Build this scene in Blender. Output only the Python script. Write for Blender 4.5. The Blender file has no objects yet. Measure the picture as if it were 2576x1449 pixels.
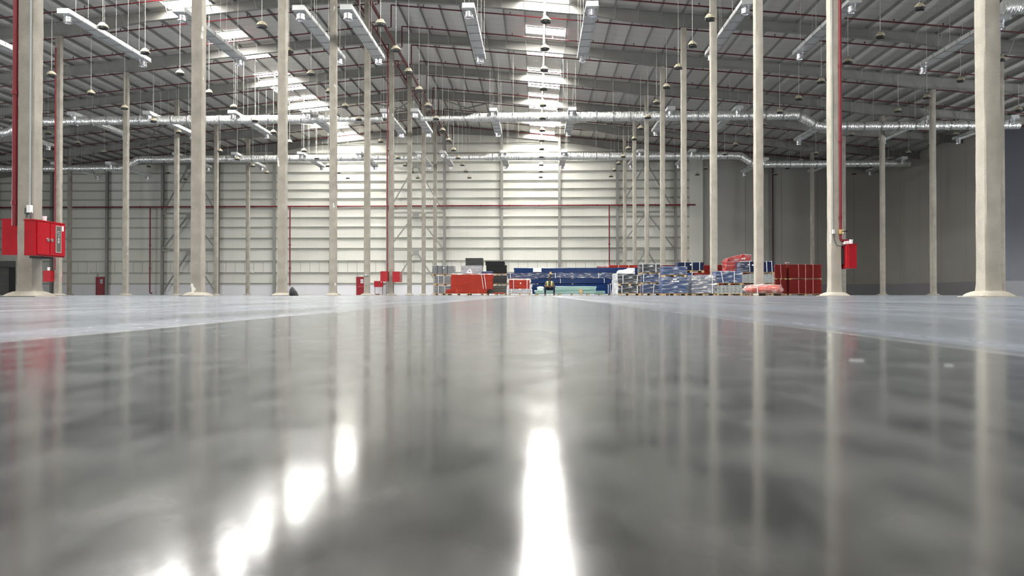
import bpy, math, random
from mathutils import Vector, noise
random.seed(7)
S = bpy.context.scene
COL = S.collection

# ------------------------------------------------------------------ camera
YAW = math.radians(1.957)
CH = 0.052
cd = bpy.data.cameras.new('camera'); cam = bpy.data.objects.new('camera', cd); COL.objects.link(cam)
cd.sensor_width = 36.0
cd.lens = 1850.0 / 2576.0 * 36.0
cam.location = (0, 0, CH)
cam.rotation_euler = (math.radians(90.511), 0, YAW)
cd.clip_start = 0.01; cd.clip_end = 400
cd.dof.use_dof = True; cd.dof.focus_distance = 25.0; cd.dof.aperture_fstop = 9.0
S.camera = cam
# ------------------------------------------------------------------ light and exposure
vs = S.view_settings
vs.view_transform = 'Standard'; vs.look = 'None'; vs.gamma = 1.0; vs.use_curve_mapping = False
vs.exposure = 0.54
SKY_STRENGTH = 96.0
w = bpy.data.worlds.new('sky'); S.world = w; w.use_nodes = True
w.node_tree.nodes['Background'].inputs[0].default_value = (0.80, 0.88, 1.0, 1)
w.node_tree.nodes['Background'].inputs[1].default_value = 1.0
S.cycles.max_bounces = 10; S.cycles.diffuse_bounces = 7; S.cycles.glossy_bounces = 4
S.cycles.transparent_max_bounces = 12; S.cycles.sample_clamp_indirect = 10.0
S.cycles.caustics_reflective = False; S.cycles.caustics_refractive = False
def area(name, loc, rot, sx, sy, power, col):
    l = bpy.data.lights.new(name, 'AREA'); l.shape = 'RECTANGLE'; l.size = sx; l.size_y = sy; l.energy = power; l.color = col
    o = bpy.data.objects.new(name, l); o.location = loc; o.rotation_euler = rot; COL.objects.link(o); return o
# added fill daylight at assumed, unseen openings in the wall behind the camera
ADDED_OPENINGS_BEHIND = [(-26.0, -12.0), (4.0, 18.0)]
for a, b in ADDED_OPENINGS_BEHIND:
    area('added_daylight', ((a + b) / 2, -24.6, 2.6), (math.radians(90), 0, 0), b - a, 5.0, 500, (0.95, 0.98, 1.0))
# more added daylight at assumed openings along both long sides, lifting the dark sides
ADDED_OPENINGS_SIDE = [(8.0, 14.0), (20.0, 26.0), (32.0, 38.0), (44.0, 50.0)]
for a, b in ADDED_OPENINGS_SIDE:
    area('added_daylight', (-72.6, (a + b) / 2, 2.6), (0, math.radians(-90), 0), 5.0, b - a, 2200, (0.93, 0.97, 1.0))
    area('added_daylight', (62.2, (a + b) / 2, 2.6), (0, math.radians(90), 0), 5.0, b - a, 2600, (0.93, 0.97, 1.0))

# ------------------------------------------------------------------ helpers
WL = {}
class MB:
    def __init__(s): s.v = []; s.f = []
    def add(s, vs_, fs):
        n = len(s.v); s.v += [tuple(p) for p in vs_]; s.f += [tuple(i + n for i in f) for f in fs]; return s
    def box(s, x0, x1, y0, y1, z0, z1):
        return s.add([(x0,y0,z0),(x1,y0,z0),(x1,y1,z0),(x0,y1,z0),(x0,y0,z1),(x1,y0,z1),(x1,y1,z1),(x0,y1,z1)],
                     [(0,3,2,1),(4,5,6,7),(0,1,5,4),(1,2,6,5),(2,3,7,6),(3,0,4,7)])
    def bar(s, p, q, wx, wz, up=(0,0,1)):
        p = Vector(p); q = Vector(q); d = (q - p).normalized(); u = Vector(up)
        if abs(d.dot(u)) > .98: u = Vector((0, 1, 0))
        r = d.cross(u).normalized(); u = r.cross(d).normalized()
        c = []
        for b in (p, q):
            for i, j in ((-1,-1),(1,-1),(1,1),(-1,1)): c.append(b + r*(i*wx/2) + u*(j*wz/2))
        return s.add(c, [(3,2,1,0),(4,5,6,7),(0,1,5,4),(1,2,6,5),(2,3,7,6),(3,0,4,7)])
    def tube(s, pts, r, n=8, cap=True):
        pts = [Vector(p) for p in pts]; rings = []
        rr = r if isinstance(r, (list, tuple)) else [r]*len(pts)
        for i, p in enumerate(pts):
            a = pts[max(i-1, 0)]; b = pts[min(i+1, len(pts)-1)]; d = (b - a).normalized()
            u = Vector((0,0,1)) if abs(d.z) < .9 else Vector((0,1,0))
            x = d.cross(u).normalized(); y = d.cross(x).normalized()
            rings.append([p + x*(math.cos(t)*rr[i]) + y*(math.sin(t)*rr[i]) for t in [2*math.pi*k/n for k in range(n)]])
        return s.loft(rings, cap)
    def loft(s, rings, cap=True):
        n = len(rings[0]); vs_ = [p for r in rings for p in r]; fs = []
        for i in range(len(rings)-1):
            for k in range(n):
                fs.append((i*n+k, i*n+(k+1)%n, (i+1)*n+(k+1)%n, (i+1)*n+k))
        if cap: fs.append(tuple(range(n-1, -1, -1))); fs.append(tuple((len(rings)-1)*n + k for k in range(n)))
        return s.add(vs_, fs)
    def lathe(s, prof, c=(0,0,0), n=16):
        return s.loft([[(c[0]+r*math.cos(2*math.pi*k/n), c[1]+r*math.sin(2*math.pi*k/n), c[2]+z) for k in range(n)] for r, z in prof])
    def prism_y(s, poly, y0, y1):
        n = len(poly)
        return s.add([(x,y0,z) for x,z in poly]+[(x,y1,z) for x,z in poly],
                     [tuple(range(n)), tuple(range(2*n-1, n-1, -1))]+[(i,i+n,(i+1)%n+n,(i+1)%n) for i in range(n)])
    def prism_x(s, poly, x0, x1):
        n = len(poly)
        return s.add([(x0,y,z) for y,z in poly]+[(x1,y,z) for y,z in poly],
                     [tuple(range(n-1,-1,-1)), tuple(range(n, 2*n))]+[(i,(i+1)%n,(i+1)%n+n,i+n) for i in range(n)])
    def crumple(s, x0, x1, y0, y1, z0, z1, step, amp, seed, freq=2.5, droop=0.0, rnd=0.0):
        nx = max(2, int((x1-x0)/step)); ny = max(2, int((y1-y0)/step)); nz = max(2, int((z1-z0)/step))
        idx = {}; vv = []; ff = []
        cx, cy, cz = (x0+x1)/2, (y0+y1)/2, (z0+z1)/2
        def V(i, j, k):
            if (i,j,k) in idx: return idx[(i,j,k)]
            p = Vector((x0+(x1-x0)*i/nx, y0+(y1-y0)*j/ny, z0+(z1-z0)*k/nz))
            if rnd:
                u = Vector(((p.x-cx)/(x1-x0)*2, (p.y-cy)/(y1-y0)*2, (p.z-cz)/(z1-z0)*2))
                m = max(abs(u.x),abs(u.y),abs(u.z),1e-6); l = u.length
                f = 1 - rnd*(1 - m/l*1.0)
                p = Vector((cx,cy,cz)) + Vector((u.x*f*(x1-x0)/2, u.y*f*(y1-y0)/2, u.z*f*(z1-z0)/2))
            q = p*freq + Vector((seed*7.1, seed*3.3, seed*1.7))
            dz = noise.noise(q+Vector((9,4,1)))
            p += Vector((noise.noise(q), noise.noise(q+Vector((31,7,3))), dz if k > 0 else 0))*amp*(1.0 if k > 0 else .4)
            if k == nz: p.z += droop*noise.noise(Vector((p.x*1.7+seed, p.y*1.7, 0)))
            idx[(i,j,k)] = len(vv); vv.append(p); return idx[(i,j,k)]
        for i in range(nx):
            for k in range(nz):
                ff.append((V(i,0,k),V(i+1,0,k),V(i+1,0,k+1),V(i,0,k+1)))
                ff.append((V(i+1,ny,k),V(i,ny,k),V(i,ny,k+1),V(i+1,ny,k+1)))
        for j in range(ny):
            for k in range(nz):
                ff.append((V(0,j+1,k),V(0,j,k),V(0,j,k+1),V(0,j+1,k+1)))
                ff.append((V(nx,j,k),V(nx,j+1,k),V(nx,j+1,k+1),V(nx,j,k+1)))
        for i in range(nx):
            for j in range(ny):
                ff.append((V(i,j,nz),V(i+1,j,nz),V(i+1,j+1,nz),V(i,j+1,nz)))
                ff.append((V(i,j,0),V(i,j+1,0),V(i+1,j+1,0),V(i+1,j,0)))
        return s.add(vv, ff)
    def mesh(s, name, mat, origin=(0,0,0), smooth=False):
        o = Vector(origin); me = bpy.data.meshes.new(name)
        me.from_pydata([tuple(Vector(p)-o) for p in s.v], [], s.f)
        if mat: me.materials.append(mat)
        if smooth:
            me.polygons.foreach_set('use_smooth', [True]*len(me.polygons))
            try: me.set_sharp_from_angle(angle=math.radians(40))
            except Exception: pass
        me.update(); return me
    def build(s, name, mat, parent=None, origin=None, smooth=False):
        org = Vector(origin) if origin is not None else (WL[parent] if parent else Vector((0,0,0)))
        o = bpy.data.objects.new(name, s.mesh(name, mat, org, smooth)); COL.objects.link(o)
        if parent:
            o.parent = parent; o.location = org - WL[parent]
        else: o.location = org
        WL[o] = org.copy(); return o
def put(name, me, loc, parent=None, rotz=0.0):
    o = bpy.data.objects.new(name, me); COL.objects.link(o)
    loc = Vector(loc)
    if parent: o.parent = parent; o.location = loc - WL[parent]
    else: o.location = loc
    o.rotation_euler.z = rotz
    WL[o] = loc; return o
def tag(o, label, cat, group=None, kind=None):
    o['label'] = label; o['category'] = cat
    if group: o['group'] = group
    if kind: o['kind'] = kind
    return o
def thing(name, label, cat, loc=(0,0,0), group=None):
    o = bpy.data.objects.new(name, None); COL.objects.link(o); o.location = loc; o.empty_display_size = .2
    WL[o] = Vector(loc); tag(o, label, cat, group, 'thing'); return o
def struct(name, mb, mat, parent=None, origin=None, smooth=False):
    o = mb.build(name, mat, parent, origin, smooth); o['kind'] = 'structure'; return o
ONES = 'first second third fourth fifth sixth seventh eighth ninth tenth eleventh twelfth thirteenth fourteenth fifteenth sixteenth seventeenth eighteenth nineteenth'.split()
def nth(k):
    if k < 20: return ONES[k-1]
    t, r = divmod(k, 10); T = {2:'twent',3:'thirt',4:'fort',5:'fift'}[t]
    return T+'ieth' if r == 0 else T+'y-'+ONES[r-1]
cY, sY = math.cos(YAW), math.sin(YAW)
def at(px, py, Y):                     # measured point of the photograph at depth Y -> world
    xc = (px-1288)/1850.0; zc = (741-py)/1850.0
    D = Y/(xc*sY + cY)
    return Vector((D*(xc*cY - sY), Y, CH + zc*D))

# ------------------------------------------------------------------ materials
MATS = {}
def lin(c):
    return tuple(((v/255)/12.92 if v/255 <= .04045 else ((v/255+.055)/1.055)**2.4) for v in c)
def mat(name, rgb, rough=.6, metal=0.0, var=0.0, vscale=3.0, bump=0.0, bscale=20.0, spec=.5, coord='Object', vstretch=(1,1,1), bdist=.02):
    if name in MATS: return MATS[name]
    m = bpy.data.materials.new(name); m.use_nodes = True; nt = m.node_tree; N = nt.nodes; L = nt.links
    b = N['Principled BSDF']; c = lin(rgb)
    b.inputs['Base Color'].default_value = (*c, 1); b.inputs['Roughness'].default_value = rough
    b.inputs['Metallic'].default_value = metal; b.inputs['Specular IOR Level'].default_value = spec
    if var or bump:
        if coord == 'World': src = N.new('ShaderNodeNewGeometry').outputs['Position']
        else: src = N.new('ShaderNodeTexCoord').outputs['Object']
        mp = N.new('ShaderNodeMapping'); mp.inputs['Scale'].default_value = vstretch; L.new(src, mp.inputs[0])
    if var:
        n = N.new('ShaderNodeTexNoise'); n.inputs['Scale'].default_value = vscale; n.inputs['Detail'].default_value = 4
        L.new(mp.outputs[0], n.inputs['Vector'])
        r = N.new('ShaderNodeMapRange'); r.inputs[1].default_value = .3; r.inputs[2].default_value = .7
        r.inputs[3].default_value = 1-var; r.inputs[4].default_value = 1+var
        L.new(n.outputs[0], r.inputs[0])
        x = N.new('ShaderNodeMix'); x.data_type = 'RGBA'; x.blend_type = 'MULTIPLY'; x.inputs[0].default_value = 1
        x.inputs[6].default_value = (*c, 1); L.new(r.outputs[0], x.inputs[7]); L.new(x.outputs[2], b.inputs['Base Color'])
    if bump:
        n = N.new('ShaderNodeTexNoise'); n.inputs['Scale'].default_value = bscale; n.inputs['Detail'].default_value = 3
        L.new(mp.outputs[0], n.inputs['Vector'])
        q = N.new('ShaderNodeBump'); q.inputs['Strength'].default_value = bump; q.inputs['Distance'].default_value = bdist
        L.new(n.outputs[0], q.inputs['Height']); L.new(q.outputs[0], b.inputs['Normal'])
    MATS[name] = m; return m

M_COL = mat('fireproof_spray', (150,144,134), .95, var=.16, vscale=2.2, bump=.7, bscale=48, spec=.1, bdist=.02)
M_COLR = mat('fireproof_spray_pale', (174,168,156), .95, var=.12, vscale=2.2, bump=.7, bscale=48, spec=.1, bdist=.02)
M_STEEL = mat('galvanised_steel', (150,150,146), .5, metal=.3, var=.1, vscale=1.5)
M_RAFT = mat('painted_rafter', (140,138,133), .7, var=.08, vscale=1.2)
M_PURL = mat('purlin_steel', (140,140,136), .6, metal=.15, var=.06)
M_RED = mat('red_pipe_paint', (112,20,30), .45)
M_RED_SHADED = mat('red_pipe_paint_shaded', (84,17,24), .5)  # the pipe red again, darkened to stand for backlit shade
M_REDC = mat('red_cabinet_paint', (160,14,28), .3, var=.12, vscale=5)
M_FOIL = mat('foil_wrap', (228,228,224), .26, metal=.6, var=.12, vscale=5, bump=1.0, bscale=2.2, bdist=.12, vstretch=(4,1,1), coord='World')
M_DUCT = mat('duct_sheet', (205,206,204), .4, metal=.35, var=.08, vscale=4)
M_CHROME = mat('spun_metal', (225,225,228), .25, metal=.9)
M_WHITE = mat('white_paint', (225,225,222), .6)
M_LAMPW = mat('tan_wrapping', (180,172,150), .8, var=.2, vscale=14, bump=.6, bscale=18)
M_DARK = mat('dark_plastic', (34,34,36), .5)
M_CABLE = mat('pale_cable', (190,188,180), .7)
M_GREYC = mat('grey_conduit', (150,155,155), .5)
M_GCABLE = mat('grey_cable', (70,76,78), .6)
M_WOOD = mat('pallet_wood', (188,160,120), .85, var=.2, vscale=6, vstretch=(1,6,6))
M_PAPER = mat('white_paper', (232,232,232), .8)
M_STRAP = mat('white_strap', (226,224,224), .5)
M_BSTRAP = mat('black_strap', (30,28,30), .5)
M_BRASS = mat('brass', (200,165,110), .4, metal=.7)
M_GIRT = mat('wall_rail', (176,176,166), .55, metal=.1, var=.05)
M_DOOR = mat('red_door', (138,14,30), .5, var=.06)

def chips(m, scale=1.3, thr=.70):
    nt = m.node_tree; N = nt.nodes; L = nt.links; b = N['Principled BSDF']; old = b.inputs['Base Color'].links[0].from_socket
    oi = N.new('ShaderNodeObjectInfo'); tc = N.new('ShaderNodeTexCoord'); ad = N.new('ShaderNodeVectorMath'); ad.operation = 'ADD'
    L.new(tc.outputs['Object'], ad.inputs[0]); L.new(oi.outputs['Location'], ad.inputs[1])
    mp = N.new('ShaderNodeMapping'); mp.inputs['Scale'].default_value = (2.2, 2.2, .8); L.new(ad.outputs[0], mp.inputs[0])
    n = N.new('ShaderNodeTexNoise'); n.inputs['Scale'].default_value = scale; n.inputs['Detail'].default_value = 6; L.new(mp.outputs[0], n.inputs['Vector'])
    g = N.new('ShaderNodeMath'); g.operation = 'GREATER_THAN'; g.inputs[1].default_value = thr; L.new(n.outputs[0], g.inputs[0])
    x = N.new('ShaderNodeMix'); x.data_type = 'RGBA'; L.new(g.outputs[0], x.inputs[0]); L.new(old, x.inputs[6]); x.inputs[7].default_value = (.62,.6,.56,1)
    L.new(x.outputs[2], b.inputs['Base Color'])
chips(M_COL); chips(M_COLR, 1.3, .72)
def math_node(N, L, op, a, b=None):
    n = N.new('ShaderNodeMath'); n.operation = op
    for i, v in enumerate((a, b)):
        if v is None: continue
        if isinstance(v, (int, float)): n.inputs[i].default_value = v
        else: L.new(v, n.inputs[i])
    return n.outputs[0]
def line_mat(name, rgb, rough, lines, var=.05, spec=.3, wave=None):
    """painted sheet with joint lines; lines = [(axis, period, width, darkness, offset, zmin, zmax)] in world metres"""
    m = bpy.data.materials.new(name); m.use_nodes = True; nt = m.node_tree; N = nt.nodes; L = nt.links
    b = N['Principled BSDF']; b.inputs['Roughness'].default_value = rough; b.inputs['Specular IOR Level'].default_value = spec
    g = N.new('ShaderNodeNewGeometry'); sp = N.new('ShaderNodeSeparateXYZ'); L.new(g.outputs['Position'], sp.inputs[0])
    fac = None
    for ax, per, wd, dk, off, z0, z1 in lines:
        p = math_node(N, L, 'ADD', sp.outputs[ax], off + 1000*per)
        p = math_node(N, L, 'MODULO', p, per)
        l = math_node(N, L, 'MULTIPLY', math_node(N, L, 'LESS_THAN', p, wd), dk)
        if z0 is not None:
            l = math_node(N, L, 'MULTIPLY', l, math_node(N, L, 'GREATER_THAN', sp.outputs[2], z0))
            l = math_node(N, L, 'MULTIPLY', l, math_node(N, L, 'LESS_THAN', sp.outputs[2], z1))
        fac = l if fac is None else math_node(N, L, 'MAXIMUM', fac, l)
    n = N.new('ShaderNodeTexNoise'); n.inputs['Scale'].default_value = .35; n.inputs['Detail'].default_value = 3
    L.new(g.outputs['Position'], n.inputs['Vector'])
    v = math_node(N, L, 'ADD', math_node(N, L, 'MULTIPLY', n.outputs[0], 2*var), 1-var)
    v = math_node(N, L, 'MULTIPLY', v, math_node(N, L, 'SUBTRACT', 1.0, fac))
    x = N.new('ShaderNodeMix'); x.data_type = 'RGBA'; x.blend_type = 'MULTIPLY'; x.inputs[0].default_value = 1
    x.inputs[6].default_value = (*lin(rgb), 1); L.new(v, x.inputs[7]); L.new(x.outputs[2], b.inputs['Base Color'])
    if wave:
        wv = N.new('ShaderNodeTexWave'); wv.bands_direction = wave[0]; wv.inputs['Scale'].default_value = wave[1]
        L.new(g.outputs['Position'], wv.inputs['Vector'])
        q = N.new('ShaderNodeBump'); q.inputs['Strength'].default_value = wave[2]; q.inputs['Distance'].default_value = .02
        L.new(wv.outputs[0], q.inputs['Height']); L.new(q.outputs[0], b.inputs['Normal'])
    MATS[name] = m; return m
M_ROOF = line_mat('roof_sheet', (222,219,212), .7, [(1, 1.0, .05, .22, 0, None, None)], .05)
M_WALL = line_mat('far_wall_panel', (219,217,207), .6, [(0, 1.142, .03, .10, .3, None, None), (0, 1.142, .06, .45, 0, 2.66, 4.08)], .04)
M_DARKW = line_mat('grey_insulated_panel', (172,169,161), .5, [(0, 4.2, .05, .45, .6, None, None), (1, 4.2, .05, .3, 0, None, None)], .05)
M_BLUEW = line_mat('dark_blue_grey_sheet', (84,85,92), .28, [(0, 1.0, .02, .2, 0, None, None)], .05, .5, ('X', 6.0, .5))
M_PLINTH = line_mat('white_plinth', (226,224,226), .7, [(0, 6.85, .03, .2, .5, None, None)], .03)
M_PLINTHD = mat('grey_plinth', (150,148,150), .7)
M_SIDEW = line_mat('side_wall_panel', (170,168,160), .6, [(1, 1.142, .03, .1, 0, None, None)], .05)

def glow_mat(name, col, s):
    m = bpy.data.materials.new(name); m.use_nodes = True; nt = m.node_tree
    e = nt.nodes.new('ShaderNodeEmission'); e.inputs[0].default_value = (*col, 1); e.inputs[1].default_value = s
    nt.links.new(e.outputs[0], nt.nodes['Material Output'].inputs[0]); nt.nodes.remove(nt.nodes['Principled BSDF'])
    MATS[name] = m; return m
M_SKYL = glow_mat('daylit_rooflight', (1.0, .985, .95), SKY_STRENGTH)

def floor_mat():
    m = bpy.data.materials.new('polished_concrete'); m.use_nodes = True; nt = m.node_tree; N = nt.nodes; L = nt.links
    b = N['Principled BSDF']
    g = N.new('ShaderNodeNewGeometry'); sp = N.new('ShaderNodeSeparateXYZ'); L.new(g.outputs['Position'], sp.inputs[0])
    def nz(scale, stretch, det=4):
        mp = N.new('ShaderNodeMapping'); mp.inputs['Scale'].default_value = stretch; L.new(g.outputs['Position'], mp.inputs[0])
        n = N.new('ShaderNodeTexNoise'); n.inputs['Scale'].default_value = scale; n.inputs['Detail'].default_value = det
        L.new(mp.outputs[0], n.inputs['Vector']); return n.outputs[0]
    a = nz(14.0, (1,1,1)); c = nz(1.2, (1,1,1)); d = nz(3.0, (3.0,.12,1), 5)
    v = math_node(N, L, 'ADD', math_node(N, L, 'MULTIPLY', a, .5), math_node(N, L, 'MULTIPLY', c, .22))
    v = math_node(N, L, 'ADD', v, math_node(N, L, 'MULTIPLY', d, .25))
    e_ = nz(42.0, (1,.45,1), 5); v = math_node(N, L, 'ADD', v, math_node(N, L, 'MULTIPLY', math_node(N, L, 'SUBTRACT', e_, .5), .75))
    r = N.new('ShaderNodeMapRange'); r.inputs[1].default_value = .30; r.inputs[2].default_value = .66
    r.inputs[3].default_value = .45; r.inputs[4].default_value = 1.6; L.new(v, r.inputs[0])
    # long scuff lines left by wheels, running down the aisle
    wob = math_node(N, L, 'MULTIPLY', math_node(N, L, 'SUBTRACT', nz(.5, (0,1,0), 2), .5), .16)
    xx = math_node(N, L, 'ADD', sp.outputs[0], wob)
    ln = None
    for x0, wd, st in ((-.60,.0045,1.0),(-.53,.002,.4),(.40,.003,.8),(.47,.002,.4),(1.27,.008,.8),(-1.7,.006,.6),(-2.6,.01,.5),(2.4,.01,.5),(-4.4,.02,.5),(4.1,.02,.5)):
        l = math_node(N, L, 'LESS_THAN', math_node(N, L, 'ABSOLUTE', math_node(N, L, 'SUBTRACT', xx, x0)), wd)
        l = math_node(N, L, 'MULTIPLY', l, st); ln = l if ln is None else math_node(N, L, 'MAXIMUM', ln, l)
    br = math_node(N, L, 'MULTIPLY', ln, math_node(N, L, 'MULTIPLY', nz(2.0, (1,1,1), 3), .8))
    x = N.new('ShaderNodeMix'); x.data_type = 'RGBA'; x.blend_type = 'MULTIPLY'; x.inputs[0].default_value = 1
    x.inputs[6].default_value = (*lin((66,66,64)), 1); L.new(r.outputs[0], x.inputs[7])
    y = N.new('ShaderNodeMix'); y.data_type = 'RGBA'; L.new(br, y.inputs[0]); L.new(x.outputs[2], y.inputs[6]); y.inputs[7].default_value = (.8,.8,.8,1)
    # the strip between the two long joints is swept and polished, the bays beside it lie under pale dust
    def ramp(v, lo, hi):
        q_ = N.new('ShaderNodeMapRange'); q_.inputs[1].default_value = lo; q_.inputs[2].default_value = hi; L.new(v, q_.inputs[0]); return q_.outputs[0]
    dust = math_node(N, L, 'MAXIMUM', ramp(xx, .40, .44), ramp(math_node(N, L, 'MULTIPLY', xx, -1.0), .59, .62))
    dust = math_node(N, L, 'MULTIPLY', dust, ramp(nz(1.6, (2.2,.18,1), 5), .25, .6))
    dz_ = N.new('ShaderNodeMix'); dz_.data_type = 'RGBA'; L.new(math_node(N, L, 'MULTIPLY', dust, .9), dz_.inputs[0]); L.new(y.outputs[2], dz_.inputs[6]); dz_.inputs[7].default_value = (*lin((112,117,125)), 1)
    L.new(dz_.outputs[2], b.inputs['Base Color'])
    rr = N.new('ShaderNodeMapRange'); rr.inputs[1].default_value = .3; rr.inputs[2].default_value = .7
    rr.inputs[3].default_value = .10; rr.inputs[4].default_value = .18; L.new(v, rr.inputs[0])
    L.new(math_node(N, L, 'ADD', math_node(N, L, 'ADD', rr.outputs[0], math_node(N, L, 'MULTIPLY', dust, .10)), math_node(N, L, 'MULTIPLY', br, .35)), b.inputs['Roughness'])
    b.inputs['IOR'].default_value = 1.345
    b.inputs['Sheen Weight'].default_value = .09; b.inputs['Sheen Roughness'].default_value = .3
    b.inputs['Sheen Tint'].default_value = (.85,.92,1,1)
    q = N.new('ShaderNodeBump'); q.inputs['Strength'].default_value = .02; q.inputs['Distance'].default_value = .004
    L.new(nz(30.0, (1,1,1), 3), q.inputs['Height']); L.new(q.outputs[0], b.inputs['Normal'])
    return m
M_FLOOR = floor_mat()
def wrap_mat(name, tint, dens):
    m = bpy.data.materials.new(name); m.use_nodes = True; nt = m.node_tree; N = nt.nodes; L = nt.links
    b = N['Principled BSDF']; b.inputs['Base Color'].default_value = (*lin(tint), 1); b.inputs['Roughness'].default_value = .18
    tr = N.new('ShaderNodeBsdfTransparent'); mx = N.new('ShaderNodeMixShader')
    tc = N.new('ShaderNodeTexCoord')
    mp = N.new('ShaderNodeMapping'); mp.inputs['Scale'].default_value = (.8,.8,3.6); mp.inputs['Rotation'].default_value = (.2,.35,.1); L.new(tc.outputs['Object'], mp.inputs[0])
    n = N.new('ShaderNodeTexNoise'); n.inputs['Scale'].default_value = 3.4; n.inputs['Detail'].default_value = 7; n.inputs['Distortion'].default_value = .5
    L.new(mp.outputs[0], n.inputs['Vector'])
    r = N.new('ShaderNodeMapRange'); r.inputs[1].default_value = .5; r.inputs[2].default_value = .66; r.inputs[3].default_value = dens*.3; r.inputs[4].default_value = min(1, dens*2.6)
    L.new(n.outputs[0], r.inputs[0]); L.new(r.outputs[0], mx.inputs[0])
    q = N.new('ShaderNodeBump'); q.inputs['Strength'].default_value = .7; q.inputs['Distance'].default_value = .05; L.new(n.outputs[0], q.inputs['Height']); L.new(q.outputs[0], b.inputs['Normal'])
    L.new(tr.outputs[0], mx.inputs[1]); L.new(b.outputs[0], mx.inputs[2]); L.new(mx.outputs[0], N['Material Output'].inputs[0])
    MATS[name] = m; return m
M_WRAP = wrap_mat('clear_stretch_wrap', (225,228,232), .2)
M_WRAPW = wrap_mat('milky_stretch_wrap', (232,228,226), .42)

# ------------------------------------------------------------------ shell
RX, R0, RS = -11.12, 20.40, .097                 # ridge, its height, roof slope
def rz(x): return R0 - RS*abs(x - RX)
FY = [15.75 + 8*n for n in range(9)]
WY = 87.75                                        # far wall
XW, XE, YB = -72.4, 62.0, -24.0
struct('floor', MB().box(XW-1, XE+1, YB-1, WY+6, -.3, 0), M_FLOOR)
mb = MB()
for x1 in (XW-1, XE+1):
    a, b = sorted((RX, x1))
    mb.prism_y([(a, rz(a)), (b, rz(b)), (b, rz(b)+.25), (a, rz(a)+.25)], YB-1, WY+6)
struct('ceiling', mb, M_ROOF)
def gable(x0, x1, y0, y1, z0=0.0):
    xs = [x0] + ([RX] if x0 < RX < x1 else []) + [x1]
    return MB().prism_y([(x0, z0), (x1, z0)] + [(x, rz(x)+.05) for x in reversed(xs)], y0, y1)
struct('wall_far', gable(XW, 18.05, WY, WY+.3), M_WALL)
struct('wall_far_right', gable(19.55, 41.1, WY, WY+.3), M_DARKW)
def opened_wall(x0, x1, y0, y1, top, holes):  # side wall cut with the assumed openings for the added daylight
    m = MB().box(x0, x1, y0, y1, 5.2, top); e = [y0] + [v for h in holes for v in h] + [y1]
    for i in range(0, len(e), 2): m.box(x0, x1, e[i], e[i+1], 0, 5.2)
    return m
struct('wall_left', opened_wall(XW-.3, XW, YB, WY+.3, rz(XW)+.05, ADDED_OPENINGS_SIDE), M_SIDEW)
struct('wall_right', MB().prism_x([(66.0, 0), (WY, 0), (WY, rz(40.8)), (66.0, rz(40.8))], 40.8, 41.1), M_DARKW)
struct('wall_right_return', gable(41.1, XE, 66.0, 66.3), M_BLUEW)
struct('wall_right_near', opened_wall(XE, XE+.3, YB, 66.3, rz(XE)+.05, ADDED_OPENINGS_SIDE), M_DARKW)
mb = MB(); xs = [XW] + [v for d in ADDED_OPENINGS_BEHIND for v in d] + [XE]
for i in range(0, len(xs), 2): mb.box(xs[i], xs[i+1], YB-.3, YB, 0, 5.2)
mb.prism_y([(XW, 5.2), (XE, 5.2), (XE, rz(XE)), (RX, rz(RX)), (XW, rz(XW))], YB-.3, YB)
struct('wall_back', mb, M_SIDEW)
struct('baseboard_far', MB().box(XW, 18.05, WY-.06, WY-.002, 0, 1.26), M_PLINTH)
struct('baseboard_far_right', MB().box(19.55, 40.74, WY-.06, WY-.002, 0, 1.26), M_PLINTHD)
struct('baseboard_right', MB().box(40.74, 40.798, 66.0, WY-.06, 0, 1.26), M_PLINTHD)
struct('baseboard_right_return', MB().box(40.74, XE, 65.94, 65.998, 0, 1.26), M_PLINTHD)
struct('trim_1', MB().prism_y([(18.05, 0), (19.55, 0), (19.55, rz(19.55)), (18.05, rz(18.05))], WY-.35, WY+.3), M_WALL)
# rooflights straddle the frames in two strips, one on either slope
ROOFLIGHTS = [(-20 + 8.2*i, -18.2 + 8.2*i) for i in range(4)] + [(12.9, 14.7), (17.1, 18.9), (21.4, 23.2), (25.7, 27.5), (30.0, 31.8), (34.2, 36.0), (38.6, 40.4), (42.9, 44.7), (46.5, 48.4),
    (52.4, 54.3), (57.6, 59.1), (62.3, 63.5), (66.3, 68.1), (70.0, 71.5), (74.4, 76.0), (78.2, 79.5), (82.4, 84.0), (86.0, 87.4)]
ROOFLIGHTS = [((a+b)/2 - (b-a)*.33, (a+b)/2 + (b-a)*.33) for a, b in ROOFLIGHTS]
k = 0
for side in (1, -1):
    for y0, y1 in ROOFLIGHTS:
        a, b = sorted((RX + side*10.32, RX + side*13.16)); k += 1
        o = struct('window_%d' % k, MB().prism_y([(a, rz(a)-.05), (b, rz(b)-.05), (b, rz(b)-.015), (a, rz(a)-.015)], y0, y1), M_SKYL)
        fr = MB()
        for yy in (y0-.06, y1): fr.prism_y([(a, rz(a)-.09), (b, rz(b)-.09), (b, rz(b)-.012), (a, rz(a)-.012)], yy, yy+.06)
        struct('window_frame', fr, M_WHITE, o)

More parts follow.
